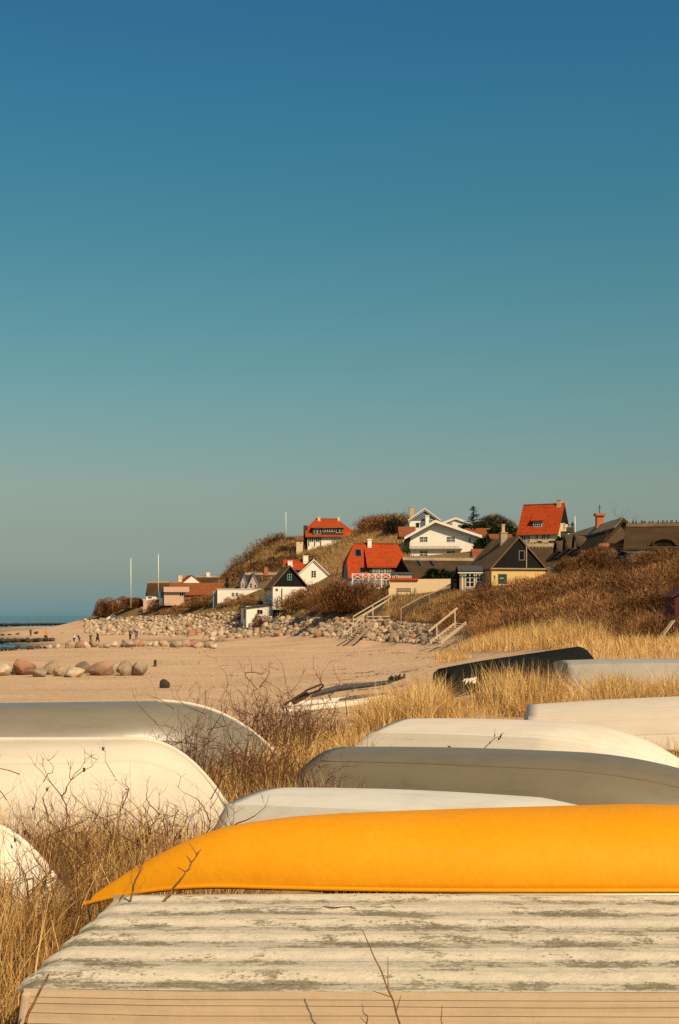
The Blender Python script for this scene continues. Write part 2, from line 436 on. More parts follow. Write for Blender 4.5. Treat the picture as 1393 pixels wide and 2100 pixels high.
    def at(s, px, py, y=0.):
        k = (s.d + y*s.cy)/s.d
        return (s.lx(px)*k if y else s.lx(px), y, (CZ+(HY-py)*s.d*k/F) - s.root.location.z)
    def window(s, px0, px1, py0, py1, nx=2, ny=2, frame='white_paint', y=0., side='front', pos=None, glass='glass', name='window'):
        a = s.at((px0+px1)/2, (py0+py1)/2, y)
        return make_window(s.root, a, (px1-px0)*s.S/s.cy, (py1-py0)*s.S, nx, ny, frame, 0, glass, name)
    def window_side(s, side, y, z, w, h, nx=2, ny=2, frame='white_paint'):
        x = s.w/2 if side == 'right' else -s.w/2
        return make_window(s.root, (x, y, z), w, h, nx, ny, frame, R(90 if side == 'right' else -90))
    def chimney(s, px0, px1, top, bot, y, mat, band=None, cap=None, pots=0):
        a0 = s.at(px0, bot, y); a1 = s.at(px1, top, y); mb = MB()
        x0, x1, z0, z1 = a0[0], a1[0], a0[2], a1[2]; t = (x1-x0)
        mb.box(x0, x1, y-t/2, y+t/2, z0-.8, z1-.12)
        mb.box(x0-.07, x1+.07, y-t/2-.07, y+t/2+.07, z1-.119, z1)
        mb.box(x0-.05, x1+.05, y-t/2-.05, y+t/2+.05, z0+.15, z0+.3)
        o = mb.build('chimney', M[mat], s.root)
        if band:
            mb = MB(); mb.box(x0-.09, x1+.09, y-t/2-.09, y+t/2+.09, z1+.004, z1+.12); mb.build('chimney_cap', M[band], o)
        return o
    def barge(s, mat, w=.28, y=None):
        """sloped boards along the front gable (axis y)"""
        mb = MB(); yy = -.35-.03 if y is None else y; h = s.h
        z0 = s.he - s.slope*.35
        for sg in (-1, 1):
            a = Vector((sg*(h+.35), yy, z0)); b = Vector((0, yy, s.hr))
            mb.slab([a+Vector((0,0,-w*.35)), b+Vector((0,0,-w*.35)), b+Vector((0,0,w)), a+Vector((0,0,w))], .05, d=(0,-1,0))
        return mb.build('bargeboard', M[mat], s.root)
    def skylight(s, px0, px1, py0, py1, frame='slate_boards'):
        z = s.lz(py1) ; ang = math.atan(s.slope)
        # solve position on the front slope
        best = None
        for i in range(60):
            y = s.h*2*i/120
            a = s.at((px0+px1)/2, (py0+py1)/2, y); pz = s.he+s.slope*y
            if best is None or abs(a[2]-pz) < best[0]: best = (abs(a[2]-pz), a, y)
        a = best[1]; hh = (py1-py0)*s.S/max(.3, math.sin(ang))
        o = make_window(s.root, (0,0,0), (px1-px0)*s.S, hh, 1, 1, frame, 0, 'glass', 'skylight')
        o.location = (a[0], a[1], s.he+s.slope*a[1]+s.roofthick+.02); o.rotation_euler = (ang-R(90), 0, 0)
        return o
    def ridge_pegs(s, px0, px1, py, n, mat='ridge_straw', length=.9, strip=True, pegmat='grey_wood'):
        """straw ridge with crossed wooden pegs along the ridge (axis x)"""
        x0, x1 = s.lx(px0)*(s.d+s.depth/2)/s.d, s.lx(px1)*(s.d+s.depth/2)/s.d; y = s.depth/2; z = s.hr+s.roofthick
        if strip:
            mb = MB(); a = math.atan(s.slope)
            for sg in (-1, 1):
                mb.slab([(x0, y, z+.12), (x1, y, z+.12), (x1, y+sg*.75*math.cos(a), z+.06-.75*math.sin(a)), (x0, y+sg*.75*math.cos(a), z+.06-.75*math.sin(a))], .1)
            mb.build('straw_ridge', M[mat], s.root)
        for i in range(n):
            mb = MB(); x = x0 + (x1-x0)*(i+.5)/n + rnd.uniform(-.05, .05)
            for sg in (-1, 1):
                t = rnd.uniform(.8, 1.1)
                mb.bar((x, y-sg*.75*length, z-.62*length), (x+rnd.uniform(-.12,.12), y+sg*.3*t, z+.42*t), .09)
            mb.build('ridge_peg', M[pegmat], s.root)

def make_window(root, loc, w, h, nx, ny, frame, rz, glass='glass', name='window'):
    mb = MB(); t = max(.055, min(w, h)*.09); d = .05
    mb.box(-w/2-t, w/2+t, -.06, .0, -h/2-t, -h/2); mb.box(-w/2-t, w/2+t, -.06, .0, h/2, h/2+t)
    mb.box(-w/2-t, -w/2, -.06, .0, -h/2, h/2); mb.box(w/2, w/2+t, -.06, .0, -h/2, h/2)
    for i in range(1, nx):
        x = -w/2+w*i/nx; tt = t*(1.1 if (nx % 2 == 0 and i == nx//2) else .6); mb.box(x-tt/2, x+tt/2, -.05, .0, -h/2, h/2)
    for i in range(1, ny):
        z = -h/2+h*i/ny
        for k in range(nx):
            mb.box(-w/2+w*k/nx+t*.56, -w/2+w*(k+1)/nx-t*.56, -.045, .0, z-t*.3, z+t*.3)
    o = mb.build(name, M[frame], root); o.location = loc; o.rotation_euler = (0, 0, rz)
    mb = MB(); mb.box(-w/2, w/2, -.02, -.004, -h/2, h/2); mb.build('pane', M[glass], o)
    return o

def part_box(root, name, x0, x1, y0, y1, z0, z1, mat, bevel=0):
    mb = MB(); mb.box(x0, x1, y0, y1, z0, z1); return mb.build(name, M[mat], root, bevel=bevel)

# --- hilltop house with the long red hipped roof
h = House('hilltop_house', 'red hip-roofed house with white ground floor alone on the hilltop beside the flagpole', 631, 727, 1120, 1097, 1066, 370, 9, frac=(.35,.05), hipin=(2.0,4.6), roof='red_tile', wall='white_wall', over=.6)
h.chimney(651.5,657,1060,1069,4.2,'cream_wall'); h.chimney(692,697,1060,1069,4.2,'cream_wall')
mb = MB(); x0,x1 = h.lx(641), h.lx(704); mb.box(x0,x1,-.25,2.6,h.lz(1098),h.lz(1083)); dm = mb.build('dormer', M['dark_wood'], h.root)
mb = MB(); mb.slab([(x0-.3,-.7,h.lz(1083.5)),(x1+.3,-.7,h.lz(1083.5)),(x1+.3,3.6,h.lz(1079)),(x0-.3,3.6,h.lz(1079))], .2); mb.build('dormer_roof', M['old_tile'], dm)
for a,b in ((645,650),(652,657)): h.window(a,b,1084.5,1095,1,2,y=-.26)
for i in range(5): h.window(663+i*4.7,666.6+i*4.7,1085,1090,1,1,y=-.26)
for a,b in ((690,696),(698,702)): h.window(a,b,1086,1092,1,1,y=-.26)
for a,b in ((635,643),(648,656)): h.window(a,b,1101,1111,2,2)
for a in (633.5,645.5,658): part_box(h.root,'timber_post',h.lx(a)-.12,h.lx(a)+.12,-.08,-.005,0,h.lz(1098),'dark_wood')
part_box(h.root,'side_wall',-h.w/2-1.1,-h.w/2-.02,1,7,-1,h.lz(1077),'dark_wood')
h = House('hilltop_annex', 'tiny pale annex with low red roof left of the red hip-roofed hilltop house', 608, 621, 1118, 1109, 1104, 366, 4, roof='old_tile', wall='cream_wall', over=.2)
h.window(616,618,1110,1114,1,2)

# --- far left group
h = House('seaside_hut', 'small white hut with dark hipped roof at the far left end of the village', 240, 262, 1233, 1229, 1223, 392, 5, frac=(0,0), hipin=(1.1,1.1), roof='dark_felt', wall='white_wall', over=.35, thick=.1)
h.window(246,249,1229.5,1232,1,1)
h = House('thatched_house', 'long brown thatched house behind the peach balcony, right of the flagpoles', 300, 345, 1228, 1219, 1194, 345, 8, roof='thatch', wall='white_wall', over=.5, endover=.15)
h.ridge_pegs(299,346,1193,11)
h.window(306,311,1220.5,1225,2,2)
h = House('brown_roofed_house', 'low house with reddish brown roof rising behind the peach building', 345, 462, 1229, 1219, 1197, 338, 8, roof='old_tile', wall='pink_boards', over=.4, endover=.1)
h.window(400,406,1220,1226,2,2)
r = empty('peach_balcony_house', P(362,1224,330), 'flat peach-coloured seaside building with a solid balcony front', 'house')
S = 330/F; X = lambda p: (p-362)*S; Z = lambda p: (1224-p)*S
part_box(r,'wall',X(336),X(376),.6,5,-2,Z(1214.2),'peach_wall')
part_box(r,'balcony_front',X(336),X(388),-.1,.58,Z(1214),Z(1203.5),'peach_wall')
part_box(r,'roof',X(336)-.1,X(388)+.1,.6,5.1,Z(1206),Z(1205),'dark_felt')
part_box(r,'side_wall',X(325),X(335.8),1.2,5,-2,Z(1213),'slate_boards')
mb = MB()
for i in range(6): mb.bar((X(325.5)+i*X(364)*.95,1.0,Z(1213)),(X(325.5)+i*X(364)*.95,1.0,Z(1206)),.07)
mb.bar((X(325),1.0,Z(1206)),(X(336),1.0,Z(1206)),.08); mb.build('railing', M['dark_wood'], r)
make_window(r,(X(372),.59,Z(1219)),.9,.7,2,1,'white_paint',0)
r = empty('garden_wall', P(309,1243,336), 'low pink garden wall above the wooden rail at the left of the village', 'wall'); S=336/F
mb = MB(); mb.box(-15*S,16*S,0,.3,-1.5,12*S); mb.build('wall', M['peach_wall'], r); mb = MB(); mb.box(-16*S,17*S,-.06,.36,12*S+.003,13.5*S); mb.build('coping', M['white_paint'], r)
r = empty('white_shelter', P(312,1229,338), 'low white shelter with dark roof edge before the long thatched house', 'shed'); S=338/F
part_box(r,'wall',-12*S,9*S,0,2,-1,7*S,'white_wall'); part_box(r,'roof',-13*S,11*S,-.2,2.2,7.05*S,8.5*S,'dark_felt'); make_window(r,(-4*S,-.004,3.6*S),.8,.4,2,1,'white_paint',0)
h = House('white_gabled_house', 'white gable with red roof peeping over the reddish brown roof', 374, 413, 1206, 1196, 1180.5, 365, 8, axis='y', yaw=R(14), roof='red_tile', wall='white_wall', over=.2)
h.chimney(369,377,1180,1188,3,'cream_wall')
h = House('pegged_thatch_house', 'thatched house with white black-banded chimney at the foot of the hill', 402, 470, 1206, 1199, 1184, 372, 8, roof='thatch', over=.4, endover=.1)
h.ridge_pegs(402,470,1184,15); o = h.chimney(421,428,1172.5,1189,3.9,'white_wall','dark_felt')
h.window(445,449,1200,1204,2,2)
r = empty('cypress', P(466,1207,315), 'dark narrow cypress standing left of the blue gables', 'tree')

# --- long flat white building
r = empty('flat_white_building', P(490,1226,308), 'long flat-roofed white building with paired windows left of the black gable', 'house')
S = 308/F; X = lambda p: (p-490)*S; Z = lambda p: (1226-p)*S
part_box(r,'wall',X(446),X(543),0,5,-2,Z(1209),'white_wall'); part_box(r,'roof',X(445),X(544),-.12,5.1,Z(1208.9),Z(1207.4),'white_paint')
part_box(r,'shaded_side',X(436),X(445.8),1.2,5,-2,Z(1211),'blue_grey_wall')  # left side of the white building, its shade put into a blue-grey colour
for a,b in ((476,481),(484,489)): make_window(r,(X((a+b)/2),-.004,Z(1219)),(b-a)*S,7*S,2,2,'white_paint',0)

# --- blue bargeboard pair
h = House('long_thatched_cottage', 'dark thatched cottage with red chimney behind the blue gables', 497, 580, 1214, 1205, 1178, 320, 9, roof='thatch', over=.4, endover=.2, wall='pink_boards')
h.ridge_pegs(500,580,1177,17); h.chimney(540,548,1163,1178,4.3,'brick')
h.window(563,567,1207,1212,2,2)
for nm, a, b, ap, ba, wd, lab in (('blue_gable_wing',494,507,1178,1208,(497,504),'narrower blue-trimmed pink gable nearest the cypress'),('blue_gable_wing',505,536,1176,1209,(513,518),'wider blue-trimmed pink gable beside the dark thatch')):
    h = House(nm, lab, a, b, ba+4, (ba if b-a > 20 else 1193), ap, 314 if b-a > 20 else 317, 7, axis='y', yaw=R(8), wall='pink_boards', roof='slate_boards', over=.15, thick=.12)
    h.barge('blue_paint', .32, y=-.42)
    if b-a > 20: h.window(513,517,1196,1205,1,2); h.window(522,526,1199,1206,1,2)
    else: h.window(497,500,1196,1205,1,3); h.window(501.5,504.5,1196,1205,1,3)

# --- black gable house and big white gable behind it
h = House('white_gable_house', 'tall white gable house with one dark window behind the black gable', 614, 672, 1222, 1176, 1148.5, 292, 12, axis='y', yaw=R(12), roof='old_tile', wall='white_wall', over=.2, thick=.2, c0=0)
h.barge('white_paint', .18); h.window(639,648,1170.5,1184,2,3)
part_box(h.root,'ridge_trim',-.12,.12,-.3,12.2,h.hr+.15,h.hr+.32,'brick')
h.chimney(628,638,1139.5,1153,3.5,'white_wall')
h = House('red_roofed_wing', 'low wing with bright red roof and white chimney behind the black gable', 582, 640, 1190, 1168, 1150.5, 293, 6, roof='red_tile', wall='slate_boards', over=.2)
h.chimney(590.5,600,1150,1164,.9,'white_wall')
h.window(588,591,1171,1177,1,1)
h = House('black_gable_house', 'black timber gable with turquoise window over a white ground floor', 560, 630, 1224, 1203, 1162, 276, 10, axis='y', yaw=R(10), roof='pale_thatch', wall='white_wall', gable='black_boards', over=.5, thick=.28)
h.window(590,597.5,1178,1189,2,2,frame='turquoise_paint',y=-.06); h.window(632,635,1208,1213,1,1)
h.window(566,570,1207,1212,1,1)
part_box(h.root,'buttress',h.lx(579),h.lx(582),-.5,-.005,-1,h.lz(1205),'white_wall')

# --- beach shed under the village
h = House('beach_shed', 'small whitewashed beach shed with sloping dark roof above the boulders', 506, 560, 1271, 1243, 1242, 276, 4.5, axis='x', yaw=R(17), wall='white_wall', roof='dark_felt', over=.1, found=3)
h.roof.data.clear_geometry(); mb = MB(); w=h.w
mb.slab([(-w/2-.4,-.4,h.lz(1247)),(w/2+.3,-.4,h.lz(1239.5)),(w/2+.3,4.9,h.lz(1239)),(-w/2-.4,4.9,h.lz(1246))],.18)
bm = bmesh.new(); me = mb.mesh('roof', M['dark_felt']); h.roof.data = me; bm.free()
h.window(528,538,1251,1259,2,1,frame='grey_wood')
part_box(h.root,'door',-h.w/2-.05,-h.w/2-.004,1.0,2.0,.2,2.1,'slate_boards')
r = empty('white_terrace_wall', P(557,1243,283), 'white terrace wall with square pillar behind the beach shed', 'wall'); S=283/F
part_box(r,'wall',-14*S,20*S,0,.3,-1.5,9*S,'white_wall'); part_box(r,'pillar',-17*S,-11*S,-.15,.45,-1.5,19*S,'white_wall')
part_box(empty('gate_post', P(631,1235,268), 'short white square post beside the thorn bush below the white gable', 'post'),'post',-.5,.5,0,.7,-.8,.9,'white_wall',.04)

# --- red dormer house
h = House('red_dormer_house', 'bright red tiled house with wide dormer behind the white balustrade', 717, 838, 1197, 1183, 1117.5, 240, 10, yaw=R(6), roof='red_tile', wall='blue_grey_wall', frac=(.45,.45), hipin=(1.3,1.1), over=.25, found=3)
h.chimney(761,769,1107,1122,4.6,'white_wall','white_paint')
h.skylight(735,746,1130,1144); h.skylight(740,750,1167,1177); 
S = h.S; mb = MB(); x0,x1 = h.lx(758),h.lx(818)
zt,zb = h.lz(1164), h.lz(1187)
mb.box(x0,x1,.25,4.,zb,zt); dm = mb.build('dormer', M['dark_wood'], h.root)
ztop = h.he+h.slope*4.1+.3
mb = MB(); mb.slab([(x0-.4,-.15,zt),(x1+.5,-.15,zt),(x1+.5,4.2,ztop),(x0-.4,4.2,ztop)],.2); mb.build('dormer_roof', M['red_tile'], dm)
for a in (766,779,792): h.window(a,a+9.5,1167,1181,3,3,y=.24)
h.window(819.5,825,1168,1176,1,2,y=.1)
mb = MB()
mb.slab([(h.w/2,.1,h.he),(h.w/2,9.9,h.he),(h.w/2,5+2.75,h.he+(h.hr-h.he)*.45-.05),(h.w/2,5-2.75,h.he+(h.hr-h.he)*.45-.05)],.06,d=(1,0,0)); mb.build('gable_boards', M['black_boards'], h.root)
# balustrade
r = empty('balustrade', P(760,1200,234), 'white wooden balustrade with crossed rails in front of the red dormer house', 'fence'); S = 234/F
X = lambda p:(p-760)*S; Z = lambda p:(1200-p)*S
posts=[723,744,757,770,783,800]
for p in posts: part_box(r,'post',X(p)-.09,X(p)+.09,-.09,.09,-2,Z(1176),'white_paint')
mb = MB(); mb.bar((X(723),0,Z(1177)),(X(800),0,Z(1177)),.11); mb.bar((X(723),0,Z(1189)),(X(800),0,Z(1189)),.11); mb.build('rail', M['white_paint'], r)
mb = MB()
for a,b in zip(posts[:-1],posts[1:]):
    mb.bar((X(a),.02,Z(1177.5)),(X(b),.02,Z(1188.5)),.08); mb.bar((X(a),-.07,Z(1188.5)),(X(b),-.07,Z(1177.5)),.08)
for i in range(12): mb.bar((X(724+i*6.2),.0,Z(1190)),(X(724+i*6.2),0,Z(1199)),.07)
mb.build('lattice', M['white_paint'], r)
part_box(r,'deck',X(722),X(801),.1,4,-.6,-.3,'pale_wood')
h = House('lean_to', 'weathered boarded lean-to at the right end of the red dormer house', 804, 845, 1192, 1178, 1175, 228, 3, wall='concrete', roof='dark_felt', over=.15, thick=.12)
h.window(810,816,1180,1186,2,2)
# cream garden wall
r = empty('cream_garden_wall', P(864,1222,216), 'cream rendered garden wall partly capped in red tiles behind the bench', 'wall'); S=216/F
X = lambda p:(p-864)*S; Z = lambda p:(1222-p)*S
mb = MB(); mb.slab([(X(800),0,-2),(X(929),0,-2),(X(929),0,Z(1187)),(X(858),0,Z(1187.5)),(X(857.9),0,Z(1191)),(X(800),0,Z(1191))],.35,d=(0,1,0)); mb.build('wall', M['cream_wall'], r)
mb = MB()
mb.slab([(X(800)-.1,-.18,Z(1191.6)),(X(857.5),-.18,Z(1191.6)),(X(857.5),.18,Z(1187)),(X(800)-.1,.18,Z(1187))],.1); mb.slab([(X(800)-.1,.53,Z(1191.6)),(X(857.5),.53,Z(1191.6)),(X(857.5),.182,Z(1187)),(X(800)-.1,.182,Z(1187))],.1)
for i in range(14): mb.bar((X(801+i*4.2),-.25,Z(1191)),(X(801+i*4.2),.15,Z(1186)),.14)
mb.build('tile_coping', M['red_tile'], r)
part_box(r,'return_wall',X(797),X(800)-.01,-.6,.35,-2,Z(1206),'cream_wall')
# bench and stone
r = empty('bench', P(828,1219.5,212), 'dark wooden bench against the cream garden wall', 'bench'); S=212/F
part_box(r,'seat',-15*S,15*S,-.5,0,.40,.52,'dark_wood')
mb=MB(); mb.box(-15*S,15*S,.02,.08,.60,.74); mb.box(-15*S,15*S,.02,.08,.80,.95); mb.build('backrest', M['dark_wood'], r)
for sx in (-13.5,13.5): part_box(r,'leg',sx*S-.05,sx*S+.05,-.48,-.02,-.3,.395,'dark_wood')
mb = MB(); mb.tube([(0,0,-.3),(0,0,.1),(.02,0,.6),(.03,0,.95),(.02,0,1.12)],[.24,.24,.22,.16,.05],10)
o = tag(mb.build('standing_stone', M['grey_wood'], None, True), 'short upright stone beside the bench at the cream wall', 'stone'); o.location = P(851.5,1220,212)

# --- white two-storey house and the roofs round it
h = House('white_balcony_house', 'white two-storey house with wide gable, balcony and four windows', 842, 976, 1143, 1099, 1071, 288, 12, axis='y', yaw=R(-3), wall='white_wall', roof='old_tile', over=1.2, c0=-1.6, thick=.3, found=3)
s = h; mb = MB(); yy=-1.26
zl = h.he - 1.2*(h.hr-h.he)/(h.h-1.6); zr = h.he-1.2*(h.hr-h.he)/(h.h+1.6)
for a,z0 in ((-h.h-1.2,zl),(h.h+1.2,zr)):
    mb.slab([(a,yy,z0-.12),(-1.6,yy,h.hr-.12),(-1.6,yy,h.hr+.42),(a,yy,z0+.42)],.06,d=(0,-1,0))
mb.build('bargeboard', M['white_paint'], h.root)
for a,b in ((862,877),(917,933)):
    h.window(a,b,1101,1111.5,4,2); h.window(a,b,1130,1141,4,2)
h.window(962,965,1104,1112,1,1); h.window(966,968,1128,1138,1,2)
z = h.lz(1125)
part_box(h.root,'balcony',h.lx(841),h.lx(948),-.8,-.004,z-.16,z,'grey_stone')
mb = MB(); x0,x1 = h.lx(841),h.lx(948)
for i in range(44):
    x = x0+(x1-x0)*i/43; mb.box(x-.06,x+.06,-.82,-.77,z+.05,z+1.2)
mb.bar((x0,-.8,z+1.28),(x1,-.8,z+1.28),.1); mb.bar((x0,-.75,z+.15),(x1,-.75,z+.15),.08); mb.build('balcony_railing', M['white_paint'], h.root)
part_box(h.root,'tile_strip',h.w/2+.0,h.w/2+.05,2,2.05,1,1.05,'old_tile')
h = House('brown_roofed_wing', 'brown roofed wing with ochre wall left of the white balcony house', 826, 846, 1143, 1099, 1082, 296, 7, roof='old_tile', wall='yellow_wall', over=.5, endover=.8)
h.window(829,834,1104,1120,2,3,frame='white_paint')
h = House('dark_gable_house', 'dark upper gable with wide white bargeboards and tall chimney topping the white balcony house', 840, 901, 1100, 1068, 1046, 305, 9, axis='y', yaw=R(4), wall='white_wall', roof='dark_felt', gable='slate_boards', over=.5, thick=.2)
h.barge('white_paint', .42); h.chimney(842.5,852,1040,1062,2.5,'yellow_brick'); h.chimney(871,878.5,1058,1080,-1.2,'white_wall','white_paint')
h.window(853,860,1072,1082,1,1); h.window(880,887,1066,1080,2,1)
h = House('low_white_house', 'low white gable with brick wall between the conifer and white balcony house', 897, 973, 1100, 1078, 1064, 330, 9, axis='y', yaw=R(-4), wall='white_wall', roof='dark_felt', over=.4, thick=.2)
h.barge('white_paint', .35); part_box(h.root,'brick_wall',h.lx(903),h.lx(928),-.08,-.004,0,h.lz(1072.5),'brick'); h.window(940,950,1076,1081,3,1)
h = House('brown_roofed_bungalow', 'small bungalow with brown roof and cream wall under the conifer', 958, 1006, 1112, 1098, 1085, 318, 7, roof='old_tile', wall='cream_wall', over=.4, endover=.3)
h.window(985,990,1101,1107,2,2); h.window(996,1001,1101,1107,2,2)
h = House('red_roofed_outhouse', 'low outhouse with dull red roof below the white balcony house', 972, 1032, 1150, 1144, 1128, 248, 6, roof='old_tile', wall='white_wall', over=.3, endover=.2)
h.window(980,984,1145,1149,1,1)
h = House('cream_walled_cottage', 'small cream cottage with red roof edge left of the brick chimney stack', 1008, 1050, 1130, 1105, 1097, 296, 6, roof='old_tile', wall='cream_wall', over=.3)
h.window(1022,1030,1108,1116,2,2); h.window(1036,1041,1108,1116,1,2)
o = part_box(h.root,'porch_wall',h.lx(1018),h.lx(1034),-1.2,-.9,-1,h.lz(1116),'white_wall')

# --- dark thatch long house with X pegs and two skylights
h = House('pegged_longhouse', 'long dark thatched house with two skylights and crossed ridge pegs', 846, 1006, 1194, 1184, 1149, 232, 10, roof='thatch', wall='brick', over=.4, endover=.25, yaw=R(17), gable='black_boards')
h.ridge_pegs(846,1006,1143,24); h.skylight(870,878,1153,1166); h.skylight(896,905,1153,1166)
h.window(880,890,1185,1190,2,1)
# small black cottage
h = House('black_cottage', 'small black cottage with white glazed door and white gutter beside the yellow house', 943, 1002, 1206, 1170, 1162, 203, 5, wall='grey_wood', roof='dark_felt', over=.45, endover=.25, thick=.14, found=2)
o=h.window(956,972,1176,1203,2,3); h.window(978,990,1178,1192,2,2)
part_box(h.root,'gutter',-h.w/2-.3,h.w/2+.3,-.62,-.52,h.he-.42,h.he-.27,'white_paint')
mb=MB(); mb.tube([(h.lx(948),-.5,h.he-.4),(h.lx(948),-.12,h.he-.75),(h.lx(948),-.1,-.4)],.07,6); mb.build('downpipe', M['white_paint'], h.root)
part_box(h.root,'side_wall',-h.w/2-.9,-h.w/2-.01,.6,5,-1,h.he,'black_boards')
part_box(h.root,'porch_post',h.lx(946),h.lx(950),-.1,-.01,-1,h.he-.3,'pale_wood')
part_box(h.root,'porch_post',h.lx(995),h.lx(998),-.1,-.01,-1,h.he-.3,'pale_wood')
# --- yellow house with black gable
h = House('black_gable_yellow_house', 'yellow house with tall black gable, green door and thatched side', 1007, 1120, 1200, 1166, 1103.5, 201, 12, axis='y', yaw=R(12), wall='yellow_wall', roof='pale_thatch', gable='black_boards', over=.3, thick=.3)
h.window(1065,1075,1130,1148,1,1,frame='grey_wood',y=-.06)
part_box(h.root,'sill_board',-h.w/2-.1,h.w/2+.1,-.3,-.06,h.he-.12,h.he+.06,'grey_wood')
d_=part_box(h.root,'door',h.lx(1021),h.lx(1039),-.06,-.004,h.lz(1197),h.lz(1177.5),'green_paint'); part_box(d_,'handle',h.lx(1024),h.lx(1032),-.1,-.062,h.lz(1186.5),h.lz(1185.5),'white_paint')
part_box(h.root,'flue_pipe',h.lx(1078),h.lx(1080),-.3,-.18,h.he+.1,h.lz(1108),'grey_stone')
h.chimney(1048.5,1062,1092,1116,5,'grey_stone'); h.chimney(1052,1058,1075,1094,5,'yellow_brick')
h.window(1012,1015,1180,1187,1,1)
# --- top red house
h = House('red_roof_house', 'cream house under a steep red roof at the top right of the village', 1064, 1142, 1118, 1093, 1036, 284, 8.5, roof='red_tile', wall='cream_wall', over=.3, endover=.15, yaw=R(-25), thick=.16)
zz = h.lz(1072); ff = (zz-h.he)/(h.hr-h.he); mb = MB(); mb.slab([h.m(h.w/2, -h.h*(1-ff), zz), h.m(h.w/2, h.h*(1-ff), zz), h.m(h.w/2, 0, h.hr-.05)], .06, d=(1,0,0)); mb.build('gable_boards', M['black_boards'], h.root)
h.chimney(1128.5,1136.5,1026,1044,4.2,'yellow_brick')
S=h.S; x0,x1=h.lx(1091),h.lx(1110); zt=h.lz(1068); zb=h.lz(1082)
yb = h.front_slope_y(zb)
mb=MB(); mb.box(x0,x1,yb,yb+3,zb-.2,zt); dm=mb.build('dormer', M['slate_boards'], h.root)
mb=MB(); zz=h.lz(1055); mb.slab([(x0-.35,yb-.35,zt-.05),(x1+.35,yb-.35,zt-.05),(x1+.35,h.front_slope_y(zz),zz+.15),(x0-.35,h.front_slope_y(zz),zz+.15)],.16); mb.build('dormer_roof', M['red_tile'], dm)
o=h.window(1093,1108,1070.5,1079,4,2); o.location.y=yb-.01; o.location.x=(x0+x1)/2; o.location.z=(zt+zb)/2
for a,b in ((1099,1104),(1111,1118),(1121,1126)): h.window(a,b,1097,1106,2,2)
h.window(1068,1080,1098,1108,3,2); h.window(1080.5,1088,1098,1111,2,3)
h.window_side('right',4.2,h.lz(1100),1.5,1.3); h.window_side('right',4.2,h.lz(1078),1.2,1.1)
mb=MB(); mb.box(h.w/2+.06,h.w/2+1.3,1.6,6.8,h.lz(1091),h.lz(1090)); mb.box(h.w/2+1.22,h.w/2+1.3,1.6,6.8,h.lz(1089.8),h.lz(1081)); mb.build('balcony', M['dark_wood'], h.root)

# --- thatched long house with eyebrow dormers (right)
h = House('eyebrow_thatched_house', 'old thatched house with arched eyebrow dormers and tall red chimney', 1232, 1324, 1176, 1120, 1070, 158, 34, axis='y', yaw=R(1), wall='cream_wall', roof='thatch', gable='brown_boards', over=.5, thick=.3, found=3)
mb=MB()
for sg in (-1,1): mb.slab([(0,-.4,h.hr+.42),(0,34.4,h.hr+.42),(sg*1.0,34.4,h.hr+.36-1.0*h.slope),(sg*1.0,-.4,h.hr+.36-1.0*h.slope)],.12)
mb.build('straw_ridge', M['ridge_straw'], h.root)
part_box(h.root,'lintel',-h.w/2-.2,h.w/2+.2,-.5,-.06,h.he-.05,h.he+.3,'brick')
h.window(1262,1272,1125,1133,2,1)
# tall red chimney on the ridge, eyebrow dormers on the left slope
mb=MB(); z=h.hr; mb.box(-.42,.42,12.5,13.5,z-1,z+1.55); mb.box(-.6,.6,12.3,13.7,z+1.55,z+1.85); mb.box(-.5,.5,12.4,13.6,z+.05,z+.3)
c=mb.build('chimney', M['brick'], h.root); mb=MB(); mb.tube([(0,13,z+1.8),(0,13,z+2.9)],.05,6); mb.bar((-.2,13,z+2.6),(.2,13,z+2.6),.06); mb.build('weather_vane', M['dark_wood'], c)
def eyebrow(h, y, zc, w, hh, mat='pale_thatch', side=-1):
    """arched dormer pushing out of the left or right slope"""
    n=12; pts=[]
    for i in range(n+1):
        a=math.pi*i/n; pts.append((y - w/2*math.cos(a), zc + hh*math.sin(a)))
    x_out = lambda z: side*((h.hr - z)/h.slope)
    mb=MB(); vs=[]; fs=[]
    xf = x_out(zc)+side*.55
    for yy,zz in pts:
        vs += [(xf,yy,zz),(xf,y+(yy-y)*1.25,zz+.28),(x_out(zz)-side*1.6,yy,zz+.1)]
    for i in range(n):
        fs += [(3*i,3*i+1,3*i+4,3*i+3),(3*i+1,3*i+2,3*i+5,3*i+4)]
    mb.add(vs,fs); o=mb.build('eyebrow_dormer', M[mat], h.root, True)
    mb=MB(); mb.add([(xf-side*.12,yy,zz) for yy,zz in pts],[tuple(range(n+1))]); mb.build('pane', M['glass'], o)
for y in (15,21.5,28.5): eyebrow(h, y, h.he+.35, 2.6, 1.5)
# roof with pegs between
h = House('middle_thatched_roof', 'low thatched roof with tall ridge stakes below the cream red-roofed house', 1078, 1165, 1172, 1160, 1120, 212, 9, roof='thatch', wall='cream_wall', over=.4, endover=.2)
h.ridge_pegs(1076,1165,1119,13,length=1.3); h.window(1120,1126,1162,1168,2,2)
# right thatched house with eyebrow
h = House('right_thatched_house', 'broad thatched house with crossed ridge pegs and one eyebrow window at right edge', 1290, 1490, 1158, 1121, 1079, 150, 9, roof='thatch', wall='grey_wood', over=.7, endover=.3, yaw=R(-13))
h.ridge_pegs(1290,1500,1079,25,'pale_thatch',.95,True,'dark_wood')
